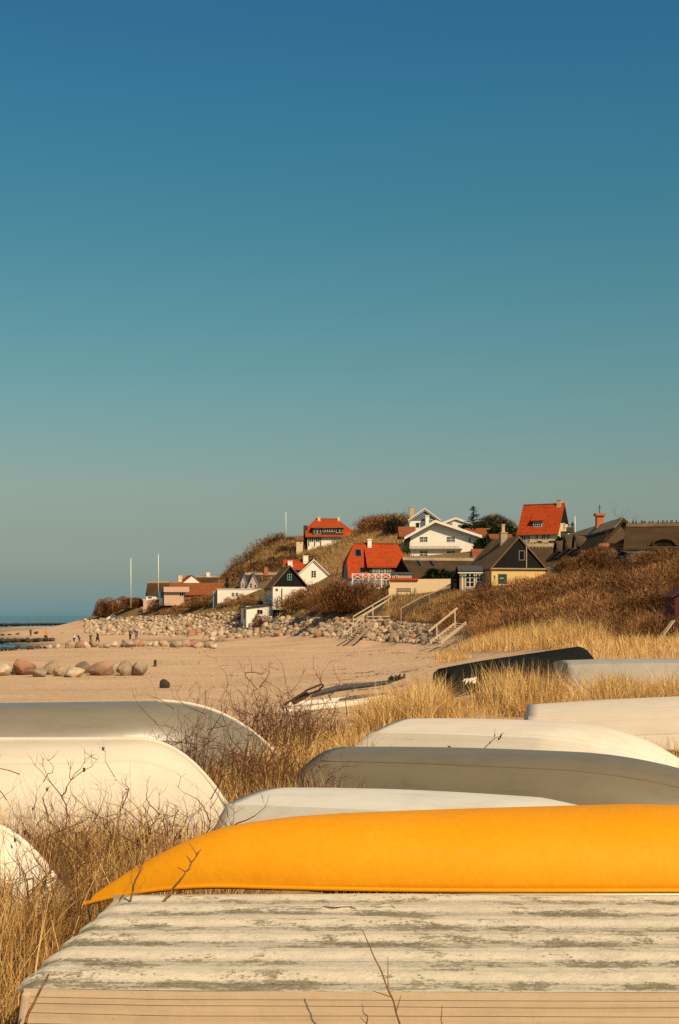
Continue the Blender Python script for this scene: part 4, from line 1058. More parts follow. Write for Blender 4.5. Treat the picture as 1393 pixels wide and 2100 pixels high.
def boat(name, label, loc, rz, mat, railmat, dims, pitch=0, roll=0, keel=True, cat='boat', group=None, rail_r=.028, transom=True, keelmat=None, strakes=()):
    r = empty(name, loc, label, cat, group); r.rotation_euler = (R(roll), R(-pitch), R(rz))
    rows = hull_grid(**dims); nr = len(rows); nc = len(rows[0])
    me = bpy.data.meshes.new('hull')
    vs = [v for row in rows for v in row]
    fs = [(i*nc+j, i*nc+j+1, (i+1)*nc+j+1, (i+1)*nc+j) for i in range(nr-1) for j in range(nc-1)]
    me.from_pydata(vs, [], fs); me.materials.append(mat)
    a = me.attributes.new('girth', 'FLOAT', 'POINT'); a.data.foreach_set('value', [j/(nc-1) for i in range(nr) for j in range(nc)])
    me.polygons.foreach_set('use_smooth', [True]*len(me.polygons)); me.update()
    if dims.get('hard'): me.set_sharp_from_angle(angle=R(22))
    o = bpy.data.objects.new('hull', me); col.objects.link(o); o.parent = r
    so = o.modifiers.new('thickness', 'SOLIDIFY'); so.thickness = .018; so.offset = -1
    # rub rail round the gunwale
    ln = [rows[i][0] for i in range(nr)] + [rows[i][-1] for i in range(nr-2, -1, -1)]
    mb = MB(); mb.tube([Vector(p)+Vector((0,0,rail_r*.6)) for p in ln], rail_r, 6); mb.build('gunwale_rail', railmat, r, True)
    if transom and not dims.get('double'):
        mb = MB(); e = rows[0]; mb.slab([Vector(p)+Vector((.004,0,0)) for p in e], .035, d=(1,0,0)); mb.build('transom', mat, r)
    if keel:
        mb = MB(); k = nc//2
        pts = [Vector(rows[i][k])+Vector((0,0,.008)) for i in range(2 if keelmat is None else int(nr*.60), nr-1)]
        mb.tube(pts, .022, 6); mb.build('keel', keelmat or mat, r, True)  # with keelmat: only a strip up the stem, painting in sunlight on the bow
    for jf in strakes:
        k = int(jf*(nc-1)); 
        for kk in (k, nc-1-k):
            mb = MB(); mb.tube([Vector(rows[i][kk]) for i in range(1, nr-3)], .007, 6); mb.build('strake', mat, r, True)
    return r
def dirv(a): return Vector((math.cos(R(a)), math.sin(R(a)), 0))
FOOT = []     # boat footprints kept clear of grass
def foot_rect(loc, rz, L, B): FOOT.append((loc.x, loc.y, R(rz), L, B))
def put(name, label, px, d, rz, mat, railmat, dims, end='stern', z=None, **kw):
    v = dirv(rz); loc = P(px, 1262, d); 
    if end == 'bow': loc = loc - v*dims['L']
    mid = loc+v*dims['L']/2
    loc.z = (float(gz(mid.x, mid.y)[()] if np.ndim(gz(mid.x,mid.y))==0 else gz(mid.x,mid.y).ravel()[0])+.02) if z is None else z
    foot_rect(loc, rz, dims['L'], dims['B']); return boat(name, label, loc, rz, mat, railmat, dims, **kw)

p_white = paint('white_gelcoat', (.62,.535,.42), .68, 5, .10, (.45,.36,.22))
p_white2 = paint('cream_gelcoat', (.70,.625,.50), .55, 9, .12, (.45,.36,.22))
p_grey = paint('grey_green_gelcoat', (.20,.175,.125), .34, 0, .18, (.15,.14,.09), spec=.7)
p_olive = paint('olive_grey_gelcoat', (.18,.15,.095), .40, 0, .2, (.12,.10,.06))
p_pale = paint('pale_grey_gelcoat', (.72,.67,.56), .5, 0, .18, (.3,.25,.17))
p_black = paint('black_green_paint', (.010,.011,.009), .8, 0, .3, (.05,.04,.025), spec=.1)
p_midgrey = paint('dull_grey_gelcoat', (.36,.33,.27), .5, 0, .2, (.2,.17,.12))
p_yellow = paint('yellow_gelcoat', (.74,.265,.004), .55, 0, .06, (.4,.14,.005), spec=.12)
t_ = NT('canoe_yellow'); v_ = t_.coord('Object'); a_ = t_.noise(v_, 26, 6, .7); b_ = t_.noise(v_, 2.2, 5, .65); c_ = t_.noise(t_.coord('Object', (1.2, 9, 9)), 5., 5, .7)
base_ = t_.ramp(t_.math('ADD', t_.math('MULTIPLY', a_, .5), t_.math('MULTIPLY', b_, .5)), [(.36, (.69,.265,.004)), (.5, (.73,.29,.006)), (.64, (.76,.312,.010))])
base_ = t_.mix(t_.maprange(c_, .64, .72, 0, .4), base_, (.60,.27,.03)); base_ = t_.mix(t_.maprange(t_.noise(v_, 70, 3, .7), .68, .74, 0, .5), base_, (.36,.15,.01))
t_.color(base_); t_.rough(.6); t_.spec(.12); t_.bump(t_.math('ADD', t_.math('MULTIPLY', b_, 1.2), t_.math('MULTIPLY', a_, .25)), .35, .02); p_yellow = t_.m
p_red = paint('red_gelcoat', (.55,.035,.02), .4, 0, .1)
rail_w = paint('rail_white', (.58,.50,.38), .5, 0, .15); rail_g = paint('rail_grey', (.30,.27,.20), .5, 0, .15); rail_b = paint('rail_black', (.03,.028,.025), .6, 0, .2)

put('rowing_boat','large upturned grey-green boat at left with its curved bow beside the bare shrubs', 582, 16.0, 12, p_grey, rail_w, dict(L=5.8,B=.85,D=.93,tr=.8,n=2.7,nbow=2.0,t0=.72,p=2.7,stem=.24,sheer=.02,bp=4.0), end='bow', z=3.12, strakes=(.17,), keelmat=rail_w)  # white strip up the stem paints in the sunlight on the bow
put('rowing_boat','upturned white boat at left, bow above the dry grass, before the large grey-green boat', 467, 10.7, 1.5, p_white, rail_w, dict(L=5.0,B=.80,D=.88,tr=.8,n=2.8,nbow=1.8,t0=.86,p=2.2,stem=.42,sheer=.02,bp=3.0), end='bow', z=3.18)
put('dinghy','small upturned cream boat cut off at the lower left edge in the grass', 150, 7.7, -4, p_white2, rail_w, dict(L=3.2,B=.62,D=.60,tr=.8,n=2.5,nbow=1.8,t0=.84,p=1.9,stem=.25,sheer=.02,bp=2.2), end='bow', z=3.26)
put('dinghy','pale grey-white upturned dinghy between the yellow canoe and the olive-grey boat', 545, 10.05, -27, p_pale, rail_w, dict(L=3.4,B=.66,D=.53,tr=.9,hard=(.84,.90),t0=.55,p=2.,stem=.2,sheer=.02,rake=.22,bp=2.4), z=3.28, keel=False)
put('rowing_boat','long upturned olive-grey boat at right between the pale dinghy and a white boat', 690, 13.1, -25, p_olive, rail_g, dict(L=4.4,B=.80,D=.65,tr=.85,n=2.8,nbow=1.9,t0=.5,p=2.,stem=.15,sheer=.02,rake=.36,bp=2.2), z=3.17, keel=False, strakes=(.33,))
put('rowing_boat','upturned off-white boat with slanting transom, between the olive-grey boat and the black one', 832, 16.5, -31, p_white2, rail_w, dict(L=3.5,B=.80,D=.68,tr=.90,hard=(.80,.80),t0=.55,p=2.3,stem=.25,sheer=.02,rake=.72,bp=2.6), z=3.16, keel=False)
put('rowing_boat','white hard-edged upturned boat cut by the right picture edge, below the dry grass tufts', 1088, 19.4, -6, p_white, rail_w, dict(L=5.0,B=.85,D=.66,tr=.92,hard=(.88,.80),t0=.6,p=2.,stem=.2,sheer=.02,rake=.14,bp=2.4), z=3.16, keel=False, pitch=2.4)
put('rowing_boat','dull grey upturned boat at the right edge behind tall dry grass', 1150, 31.5, 4, p_midgrey, rail_g, dict(L=4.8,B=.85,D=.76,tr=.95,hard=(.90,.90),t0=.6,p=2.,stem=.2,sheer=.02,rake=.05,bp=2.4), z=3.28, keel=False)
bl = put('rowing_boat','black upturned boat with white painted letters, leaning up to the right in the grass', 912, 34.5, 16, p_black, rail_b, dict(L=4.1,B=.78,D=.70,tr=.85,hard=(.84,.80),t0=.88,p=2.2,stem=.35,sheer=.0,rake=.1,bp=2.8), z=3.06, pitch=7.4, keel=False)
cu = bpy.data.curves.new('lettering', 'FONT'); cu.body = '6BBS'; cu.size = .17; cu.extrude = .004; cu.shear = .3; cu.align_x = 'LEFT'; cu.offset = .012
tx = bpy.data.objects.new('lettering', cu); col.objects.link(tx); cu.materials.append(M['white_paint']); tx.parent = bl
tx.location = (.20,-.752,.27); tx.rotation_euler = (R(88),0,0)
bpy.context.view_layer.update(); me = bpy.data.meshes.new_from_object(tx.evaluated_get(bpy.context.evaluated_depsgraph_get())); t2 = bpy.data.objects.new('lettering', me); col.objects.link(t2); t2.parent = bl; t2.location = tx.location; t2.rotation_euler = tx.rotation_euler; me.materials.clear(); me.materials.append(M['white_paint']); bpy.data.objects.remove(tx); t2.name = 'lettering'
tr_ = bl
put('kayak','red kayak lying on the sand beyond the large grey-green boat, barely showing', 40, 60, 6, p_red, p_red, dict(L=4.2,B=.32,D=.36,double=True,n=2.2,nbow=1.8,t0=.5,p=2.,bp=2.), end='bow', z=.93, keel=False) if False else None
kd = 60; kz = CZ-183*kd/F
put('kayak','red kayak lying on the sand beyond the large grey-green boat, barely showing', 97, kd, 3, p_red, p_red, dict(L=4.2,B=.30,D=.34,double=True,n=2.2,nbow=1.8,t0=.5,p=2.,bp=2.), end='bow', z=kz-.34, keel=False)

# yellow canoe upside down across the old boat
can = put('canoe','long yellow canoe upside down on the far side of the old clinker boat', 174, 6.68, 0.3, p_yellow, p_yellow, dict(L=5.2,B=.44,D=.352,double=True,n=2.35,nbow=1.7,t0=.44,p=1.9,sheer=.03,bp=2.6,taper=.115,prof=([0,.015,.05,.11,.2,.265,.37,.46,.72,1],[.03,.10,.21,.385,.62,.745,.845,.885,.945,1.])), z=3.752, keel=False, rail_r=.012)
mb = MB(); mb.tube([(.03,-.0,-.07),(.02,-.02,-.13),(.035,-.0,-.22),(.015,.02,-.30)],[.006]*4,6); mb.tube([(.07,-.0,-.07),(.075,-.03,-.15),(.07,-.02,-.24)],[.006]*3,6); mb.build('painter_rope', M['dark_wood'], can)

# old clinker boat in the foreground
def clinker_mat(name, top):
    t = NT(name); v = t.coord('Object'); vs = t.coord('Object', (1.15, 2.6, 2.2)); g = t.attr('girth'); tp = t.attr('valley')
    n1 = t.noise(vs, 2.4, 9, .76, .35); n2 = t.noise(v, 9, 8, .75, .3); n3 = t.noise(v, 70, 3, .7); n4 = t.noise(v, 28, 4, .7)
    if top:
        base = t.ramp(n2, [(.3, (.50,.44,.33)), (.5, (.66,.58,.43)), (.68, (.74,.66,.50))])
        grey = t.ramp(n2, [(.3, (.36,.325,.25)), (.6, (.52,.47,.36))])
        base = t.mix(t.maprange(t.math('ADD', tp, t.math('MULTIPLY', t.math('SUBTRACT', n2, .5), .7)), .40, .85, 0., .8), base, grey)
        moss = t.ramp(n4, [(.32, (.055,.05,.022)), (.52, (.15,.125,.06)), (.72, (.33,.275,.165))])
        k = t.math('ADD', t.math('MULTIPLY', n1, 1.0), t.math('ADD', t.math('MULTIPLY', tp, .09), t.math('MULTIPLY', n2, .40)))
        grit = t.math('ADD', t.math('MULTIPLY', n4, .55), t.math('MULTIPLY', n3, .45))
        patch = t.maprange(k, .66, .86, 0, 1)
        # lichen grows as specks that close up into patches
        base = t.mix(t.maprange(t.math('ADD', grit, t.math('MULTIPLY', patch, .36)), .665, .80, 0, .78), base, moss)
        dots = t.new('ShaderNodeTexVoronoi'); dots.inputs['Scale'].default_value = 34; t.link(v, dots.inputs['Vector'])
        dk = t.math('ADD', dots.outputs['Distance'], t.math('MULTIPLY', t.math('SUBTRACT', 1., t.maprange(n1, .36, .55, 0, 1)), .45))
        base = t.mix(t.maprange(dk, .16, .30, .75, 0), base, (.13,.10,.05))
        base = t.mix(t.math('MULTIPLY', t.attr('seam'), t.maprange(n4, .35, .6, .3, .9)), base, (.12,.10,.065))
        bare = t.noise(t.coord('Object', (.8, 3.5, 2)), 1.3, 4, .6)
        base = t.mix(t.maprange(bare, .69, .71, 0, .9), base, (.34,.29,.25))
    else:
        ws = t.noise(t.coord('Object', (.3, 6, 14)), 2.5, 6, .7)
        base = t.ramp(t.math('ADD', t.math('MULTIPLY', ws, .6), t.math('MULTIPLY', n2, .4)), [(.3, (.37,.265,.165)), (.5, (.47,.34,.215)), (.7, (.54,.40,.26))])
        base = t.mix(t.maprange(n3, .66, .74, 0, .5), base, (.25,.17,.10))
    h = t.math('ADD', t.math('MULTIPLY', n2, .8), t.math('ADD', t.math('MULTIPLY', n3, .25), t.math('MULTIPLY', n4, .4)))
    t.color(base); t.rough(.85); t.spec(.2); t.bump(h, .75 if top else .22, .012); return t.m
OB_D = 5.40; r = empty('clinker_boat', (-1.017, OB_D, 3.132), 'old weathered clinker boat with mossy flaking cream bottom in the foreground under the yellow canoe', 'boat', None, R(-.7))
FOOT.append((-1.05, OB_D, 0, 4.6, .95))
Lb = 4.6
def prof_bottom():
    """across the flat bottom from far chine to near chine: overlapping planks as low ridges"""
    pts = []; W = .80; nper = 6
    N = 264
    for i in range(N+1):
        u = i/N; y = W-2*W*u; ph = (u*nper) % 1.0
        bumpz = .0085*(.5-.5*math.cos(2*math.pi*min(1, ph/.62))) if ph < .62 else -.003*math.sin(math.pi*(ph-.62)/.38)
        crown = .015*(1-(y/W)**2)
        val = 0 if ph < .5 else math.sin(math.pi*(ph-.5)/.5)
        seam = max(0., 1-abs(ph-.66)/.022)
        pts.append((y, .655+crown+bumpz-.004*seam, val, seam))
    return pts
pb = prof_bottom()
xs = np.concatenate([np.linspace(0, .12, 6)[:-1], np.linspace(.12, Lb, 90)])
V=[]; g=[]; val=[]; sea=[]
for i, x in enumerate(xs):
    k = (1-.035*max(0, (1-x/.5)) ) * (1-.30*max(0,(x-2.6)/2)**2); dz = -.03*max(0, 1-x/.08)**2
    for y, z, vv, sv in pb:
        wob = .006*noise.noise((x*1.3, y*5, 1)); V.append((x+.047*y/.735, y*k, z+dz+wob)); g.append(y); val.append(vv); sea.append(sv)
nc = len(pb); Q=[(i*nc+j, i*nc+j+1, (i+1)*nc+j+1, (i+1)*nc+j) for i in range(len(xs)-1) for j in range(nc-1)]
me = bpy.data.meshes.new('bottom'); me.from_pydata(V, [], Q); me.materials.append(clinker_mat('mossy_cream_paint', True))
a = me.attributes.new('valley','FLOAT','POINT'); a.data.foreach_set('value', val)
a = me.attributes.new('seam','FLOAT','POINT'); a.data.foreach_set('value', sea)
me.polygons.foreach_set('use_smooth',[True]*len(Q)); o = bpy.data.objects.new('bottom', me); col.objects.link(o); o.parent = r
sm = clinker_mat('tan_plank_paint', False)
for sg in (-1, 1):      # side strakes, each lapping the next
    zt = .652; y = .802
    for s_ in range(6):
        hh = (.022,.020,.030,.034,.045,.40)[s_]; V=[]
        for x in xs:
            k = (1-.035*max(0, (1-x/.5)))*(1-.30*max(0,(x-2.6)/2)**2); w = .004*noise.noise((x*.9, s_*3., 2)); w2 = .004*noise.noise((x*.9, (s_+1)*3., 2))
            V += [(x+sg*.012+.012, sg*(y)*k, zt+w+.003), (x+sg*.012+.012, sg*(y+.004+.06*hh)*k, zt-hh+w2), (x+sg*.012+.012, sg*(y-.006+.06*hh)*k, zt-hh+w2)]
        Q = [(3*i+a_, 3*i+a_+1, 3*i+4+a_, 3*i+3+a_) for i in range(len(xs)-1) for a_ in (0, 1)]
        me = bpy.data.meshes.new('strake'); me.from_pydata(V, [], Q); me.materials.append(sm); me.polygons.foreach_set('use_smooth', [False]*len(Q))
        o = bpy.data.objects.new('strake', me); col.objects.link(o); o.parent = r
        zt -= hh; y += .06*hh+.0005
mb = MB(); mb.slab([(-.006,-.79,.645),(.03,.765,.64),(.0,.82,.02),(-.075,-.84,.02)], .03, d=(1,0,0)); mb.build('transom', sm, r, bevel=.01)
mb = MB(); mb.bar((-.13,-.87,.03),(Lb,-.89,.03),.05,.06); mb.bar((-.13,.87,.03),(Lb,.89,.03),.05,.06); mb.build('gunwale_rail', rail_w, r)
# a peeling flake of paint and a lifted splinter
for x0,y0,L_,w_ in ((.92,.42,.16,.03),(1.12,.44,.12,.022)):
    mb = MB()
    pts=[(x0+L_*i/6, y0+.02*math.sin(i*1.7), .672+.010*math.sin(math.pi*i/6)*(1+.3*math.sin(i*3))) for i in range(7)]
    for p,q in zip(pts[:-1],pts[1:]): mb.slab([p,q,(q[0],q[1]+w_,q[2]-.004),(p[0],p[1]+w_,p[2]-.004)],.003)
    mb.build('paint_flake', p_white, r)


# boat trailer on the sand in the middle
d = 61.0; zb = CZ-(1458-HY)*d/F; r = empty('boat_trailer', P(585,1458,d), 'low launching trolley with pale beams and dark tubular handle on the sand behind the shrubs', 'trailer'); S=d/F
def T(px, py, dy=0): return ((px-585)*S, dy, (1458-py)*S)
mb=MB(); mb.bar(T(575,1459),T(700,1446,.5),.12,.2); mb.bar(T(700.2,1446,.5),T(822,1433,1),.12,.2); mb.build('beam', M['white_paint'], r); mb=MB(); mb.bar(T(590,1448,1.3),T(800,1431,2.2),.12,.16); mb.build('beam', M['white_paint'], r)
mb=MB(); mb.tube([T(636,1434,1.6),T(650,1427,1.7),T(690,1417,1.9),T(745,1411,2.1),T(800,1405,2.4),T(812,1401,2.4)],[.05,.13,.15,.13,.11,.05],6); mb.build('bolster', M['dark_felt'], r)
mb=MB(); mb.tube([T(695,1437,.4),T(720,1433,.6),T(800,1424,1.0)],[.04,.10,.06],6); mb.build('bolster', M['dark_felt'], r)
mb=MB(); mb.tube([T(582,1446),T(624,1420),T(628,1416),T(660,1403),T(664,1405),T(655,1416,.3),T(630,1426,.3),T(606,1436,.3)],.045,8); mb.build('tow_handle', M['dark_wood'], r)
mb=MB(); mb.bar(T(600,1442,.2),T(632,1424,.4),.25,.2); mb.build('winch', M['dark_wood'], r)
mb=MB(); mb.tube([(3.2,1.9,-.1),(3.2,2.05,-.1)],.3,16); o=mb.build('wheel', M['dark_felt'], r); mb=MB(); mb.tube([(3.2,-.1,-.1),(3.2,.05,-.1)],.3,16); mb.build('wheel', M['dark_felt'], r)
mb=MB()
for i in range(26): mb.bar(T(797+i*1.3+rnd.uniform(-3,3),1405-i*.4,2.4),T(800+i*1.3+rnd.uniform(-6,8),1402-i*.4-rnd.uniform(1,8),2.4+rnd.uniform(-.3,.3)),.05)
mb.tube([T(793,1407,2.4),T(806,1401,2.45),T(820,1397,2.4),T(838,1394,2.5)],[.04,.10,.10,.03],7); mb.build('rope_bundle', M['scrub'] if False else plain('tarred_rope',(.03,.032,.025),.9,.3,9,.6), r)

# ------------------------------------------------------------------ vegetation
def blades(P0, h, w, lean, az, tint, seg=3, droop=.0):
    n = len(P0); lv = seg+1; V = np.empty((n, lv*2, 3)); 
    dx, dy = np.cos(az), np.sin(az); face = az + np.pi/2 + rs.uniform(-.9, .9, n); fx, fy = np.cos(face), np.sin(face)
    for k in range(lv):
        t = k/seg; out = lean*h*(t**1.6); zz = h*(t - .22*lean*t*t) - droop*h*t**3
        ww = w*(1-t)**.7*.5 + w*.06
        cx = P0[:,0]+dx*out; cy = P0[:,1]+dy*out; cz = P0[:,2]+zz
        V[:,2*k,0] = cx-fx*ww; V[:,2*k,1] = cy-fy*ww; V[:,2*k,2] = cz
        V[:,2*k+1,0] = cx+fx*ww; V[:,2*k+1,1] = cy+fy*ww; V[:,2*k+1,2] = cz
    b = np.arange(n)[:,None]*lv*2; Q = np.concatenate([b+np.array([[2*k, 2*k+1, 2*k+3, 2*k+2]]) for k in range(seg)], 0)
    Tn = np.repeat(tint, lv*2); return V.reshape(-1, 3), Q, Tn
class Veg:
    def __init__(s): s.V=[]; s.Q=[]; s.T=[]; s.n=0
    def add(s, vqt):
        V,Q,T = vqt; s.V.append(V); s.Q.append(Q+s.n); s.T.append(T); s.n += len(V)
    def build(s, name, mat, parent=None, kind=None):
        o = np_mesh(name, np.concatenate(s.V), np.concatenate(s.Q), mat, np.clip(np.concatenate(s.T),0,1), parent=parent)
        if kind: o['kind'] = kind
        return o
def clear_of_boats(x, y, pad=.0):
    ok = np.ones(len(x), bool)
    for bx, by, a, L, B in FOOT:
        dx, dy = x-bx, y-by; u = dx*math.cos(a)+dy*math.sin(a); v = -dx*math.sin(a)+dy*math.cos(a)
        ok &= ~((u > -.1-pad) & (u < L+pad) & (np.abs(v) < (B-.05)*np.clip(1.05-np.maximum(0,(u/L-.45)/.55)**2.4,.05,1)+pad))
    return ok
def scatter(n, px0, px1, d0, d1, poly=None, logd=True):
    px = rs.uniform(px0, px1, n); d = np.exp(rs.uniform(math.log(d0), math.log(d1), n)) if logd else rs.uniform(d0, d1, n)
    z = gz_pd(px, d)
    if poly is not None:
        py = HY - (z-CZ)/d*F; k = in_poly(px, py, poly); px, d, z = px[k], d[k], z[k]
    return np.stack([(px-CX)/F*d, d, z], 1), px, d
def fieldnoise(P0, s, off=0.): return np.array([noise.noise((p[0]*s+off, p[1]*s, off)) for p in P0])

# dune grass in tufts around the boats
G = Veg()
def tufts(ntuft, per, px0, px1, d0, d1, h, w, spread=.13, lean=(.15,.85), tint=(.35,.95), thin=None, poly=None, pad=0., up=0., gapv=-.06):
    c, px, d = scatter(ntuft, px0, px1, d0, d1, poly)
    if thin is not None:
        k = fieldnoise(c, thin, 5.) > gapv; c = c[k]
    k = clear_of_boats(c[:,0], c[:,1], pad); c = c[k]; n = len(c)
    if not n: return
    P0 = np.repeat(c, per, 0); N = len(P0); P0[:,0] += rs.normal(0, spread, N); P0[:,1] += rs.normal(0, spread, N)
    k = clear_of_boats(P0[:,0], P0[:,1], pad); 
    az0 = np.repeat(rs.uniform(0, 2*np.pi, n), per); az = az0*0+rs.uniform(0, 2*np.pi, N)
    hh = np.repeat(rs.uniform(h[0], h[1], n), per)*rs.uniform(.45, 1.1, N)
    tn = np.repeat(rs.uniform(tint[0], tint[1], n), per)+rs.normal(0, .16, N)
    P0, hh, az, tn = P0[k], hh[k], az[k], tn[k]; N = len(P0)
    P0[:,2] -= .03
    G.add(blades(P0, hh, np.full(N, w)*rs.uniform(.6,1.3,N), rs.uniform(lean[0], lean[1], N)**1.3, az, tn))
tufts(520, 34, -260, 470, 5.6, 10.2, (.3,.66), .0055, .12, (.1,1.3), (.05,.65))          # lower left
tufts(110, 34, 120, 440, 7.0, 9.0, (.45,.72), .005, .09, (.1,.8), (.3,.9))
tufts(120, 26, -150, 220, 4.6, 6.6, (.5,.8), .005, .09, (.1,.8), (.3,.9))
tufts(170, 30, 430, 720, 11, 16, (.3,.55), .007, .13, (.1,1.), (.3,.9))
tufts(260, 34, 560, 800, 15, 26, (.28,.55), .009, .14, (.1,1.2), (.3,1.), .7)
tufts(170, 60, 735, 905, 21.5, 31, (.40,.72), .010, .17, (.1,1.0), (.35,1.), .5, gapv=.04)
tufts(120, 40, 900, 1130, 21.5, 31, (.22,.40), .010, .16, (.1,1.1), (.35,1.), .5)
tufts(26, 60, 1000, 1105, 26, 29, (.7,1.0), .012, .18, (.05,.7), (.5,1.))
tufts(400, 54, 1090, 1560, 22, 30.5, (.35,.70), .010, .16, (.1,1.1), (.35,1.), .5)
tufts(420, 34, 1180, 1640, 33, 75, (.35,.7), .016, .3, (.1,.9), (.45,1.), .08)
tufts(120, 20, 300, 600, 19, 34, (.2,.4), .010, .25, (.1,1.), (.4,.9), .12)
tufts(110, 14, 330, 700, 30, 62, (.15,.3), .014, .3, (.2,1.), (.5,.9), .1)
tufts(90, 26, 640, 1060, 12.3, 13.2, (.15,.3), .006, .15, (.2,1.), (.3,.8))
tufts(200, 20, 1180, 1500, 12.5, 20, (.2,.4), .007, .15, (.2,1.), (.3,.8))
tufts(90, 24, 700, 1500, 8.0, 12, (.15,.3), .006, .15, (.2,1.), (.3,.8))
tufts(240, 26, -200, 440, 6.2, 10, (.3,.7), .0065, .12, (.2,1.5), (.0,.35))
tufts(120, 22, 430, 720, 11.5, 17, (.3,.6), .007, .14, (.2,1.4), (.0,.35))
tufts(30, 150, 745, 905, 22, 30, (.65,.95), .010, .13, (.15,1.3), (.5,1.))
tufts(7, 110, 905, 1120, 22, 27, (.4,.6), .010, .12, (.15,1.3), (.5,1.))
tufts(40, 150, 1110, 1560, 22, 30, (.6,.9), .010, .13, (.15,1.3), (.5,1.))
tufts(16, 140, 520, 740, 15, 22, (.5,.75), .009, .12, (.15,1.3), (.5,1.))
tufts(70, 9, -150, 430, 6.6, 9.2, (.75,1.05), .0045, .16, (.2,1.2), (.65,1.))
G.build('dune_grass', M['dry_grass'], kind='stuff')
# golden grass on the dune edge at the right and on the bank
G = Veg()
tufts(1150, 30, 930, 1260, 74, 130, (.5,1.4), .032, .38, (.1,.9), (.4,1.), None, [(945,1334),(1000,1305),(1060,1280),(1130,1262),(1215,1258),(1250,1285),(1250,1325),(1140,1330),(1040,1336),(960,1340)])
tufts(450, 26, 1020, 1500, 56, 86, (.5,1.0), .028, .4, (.1,.9), (.4,1.), .06, [(1020,1340),(1120,1322),(1230,1300),(1420,1300),(1500,1345),(1200,1345)])
tufts(60, 20, 900, 960, 95, 125, (.4,.7), .03, .3, (.1,.9), (.4,.9))
G.build('golden_dune_grass', M['dry_grass'], kind='stuff')
G = Veg()
tufts(1500, 22, 800, 960, 180, 222, (.5,1.1), .05, .6, (.1,.9), (.1,.8), None, [(760,1266),(800,1225),(930,1220),(1000,1212),(960,1240),(900,1275)])
tufts(2600, 20, 600, 860, 285, 380, (.6,1.3), .075, .9, (.1,.9), (.25,.9), None, [(630,1175),(700,1120),(745,1088),(820,1086),(850,1140),(720,1180)])
tufts(3000, 18, 440, 760, 320, 420, (.6,1.3), .08, 1.0, (.1,.9), (.0,.7), None, [(455,1204),(470,1185),(510,1150),(560,1110),(735,1090),(740,1105),(690,1150),(620,1180)])
tufts(900, 18, 420, 700, 250, 345, (.6,1.2), .07, .9, (.1,.9), (.1,.75), None, [(300,1262),(480,1225),(640,1225),(640,1262),(520,1262)])
G.build('bank_grass', M['hill_grass'], kind='stuff')

# bare scrub on the slopes (one mass)
Sx = Veg()
def scrub(nbush, per, px0, px1, d0, d1, poly, h, w, tint=(.1,.9), patch=.05, gap=None, hole=None):
    """low domed bushes of bare twigs, run together into one thicket"""
    c, px, d = scatter(nbush, px0, px1, d0, d1, poly)
    if not len(c): return
    f = fieldnoise(c, patch, 2.); f2 = fieldnoise(c, patch*5, 9.); k = np.ones(len(c), bool)
    if gap is not None: k &= fieldnoise(c*np.array([1,.55,1]), .055, 4.) > gap
    if hole is not None:
        py = HY-(c[:,2]-CZ)/c[:,1]*F; k &= ~((px > hole[0]) & (px < hole[1]) & (py > hole[2]) & (py < hole[3]))
    c, f, f2 = c[k], f[k], f2[k]; n = len(c)
    H0 = rs.uniform(h[0], h[1], n)*(1+.7*f+.5*f2); R0 = H0*rs.uniform(.7, 1.25, n); tb = np.clip(.42+1.15*f+.8*f2+rs.normal(0,.16,n), .0, 1)
    N = n*per; rep = lambda a: np.repeat(a, per, 0)
    th = rs.uniform(0, 2*np.pi, N); el = rs.uniform(0, 1, N)**.8; q = rs.uniform(0, 1, N)**.35
    P0 = rep(c); rr_ = rep(R0)*np.sqrt(np.clip(1-el**2, 0, 1))*q
    P0[:,0] += np.cos(th)*rr_; P0[:,1] += np.sin(th)*rr_; P0[:,2] += rep(H0)*(.12+.72*el*q)-.15
    L = rep(H0)*rs.uniform(.09, .27, N); dd = P0[:,1]
    tn = rep(tb)*(tint[1]-tint[0])+tint[0]+rs.normal(0, .12, N)
    Sx.add(blades(P0, L, w*dd*rs.uniform(.7,1.4,N), rs.uniform(.1,2.6,N), th+rs.normal(0,1.0,N), tn, seg=2))
scrub(1520, 364, 890, 1640, 78, 178, [(898,1300),(930,1245),(1000,1212),(1110,1212),(1200,1186),(1320,1160),(1640,1140),(1640,1322),(1330,1322),(1225,1300),(1150,1275),(1060,1296),(1010,1308),(950,1312)], (1.2,2.1), .00027, (.05,.95))
scrub(540, 221, 440, 830, 330, 420, [(455,1200),(470,1180),(510,1145),(560,1108),(620,1108),(640,1121),(700,1116),(735,1085),(738,1100),(690,1135),(620,1172),(560,1190),(480,1204)], (1.6,3.2), .0003, (.0,.75), patch=.03, gap=-.17, hole=(600,745,1090,1150))
scrub(270, 221, 700, 860, 350, 400, [(752,1098),(756,1076),(840,1075),(840,1094),(760,1090),(740,1102)], (2,4), .0003, (.0,.55), patch=.03)
scrub(228, 221, 640, 730, 340, 380, [(640,1150),(655,1122),(700,1118),(735,1098),(735,1110),(690,1140)], (1.6,3.2), .0003, (.0,.65), patch=.03, gap=-.05, hole=(600,745,1090,1150))
scrub(291, 221, 290, 520, 300, 362, [(295,1256),(320,1232),(440,1226),(520,1224),(520,1240),(400,1250),(330,1262)], (.8,1.5), .0003, (.1,.8), patch=.03)
scrub(187, 221, 500, 650, 265, 300, [(500,1236),(560,1222),(640,1220),(650,1250),(560,1262)], (1.4,2.6), .0003, (.1,.7), patch=.03, hole=(488,575,1225,1300))
scrub(249, 221, 640, 840, 196, 262, [(640,1270),(660,1240),(760,1220),(800,1225),(720,1272)], (1.2,2.4), .0003, (.05,.75), patch=.04)
scrub(144, 156, 860, 1010, 165, 210, [(860,1262),(940,1222),(1010,1205),(1010,1235),(920,1275)], (1.0,2.0), .0003, (.1,.8), patch=.05)
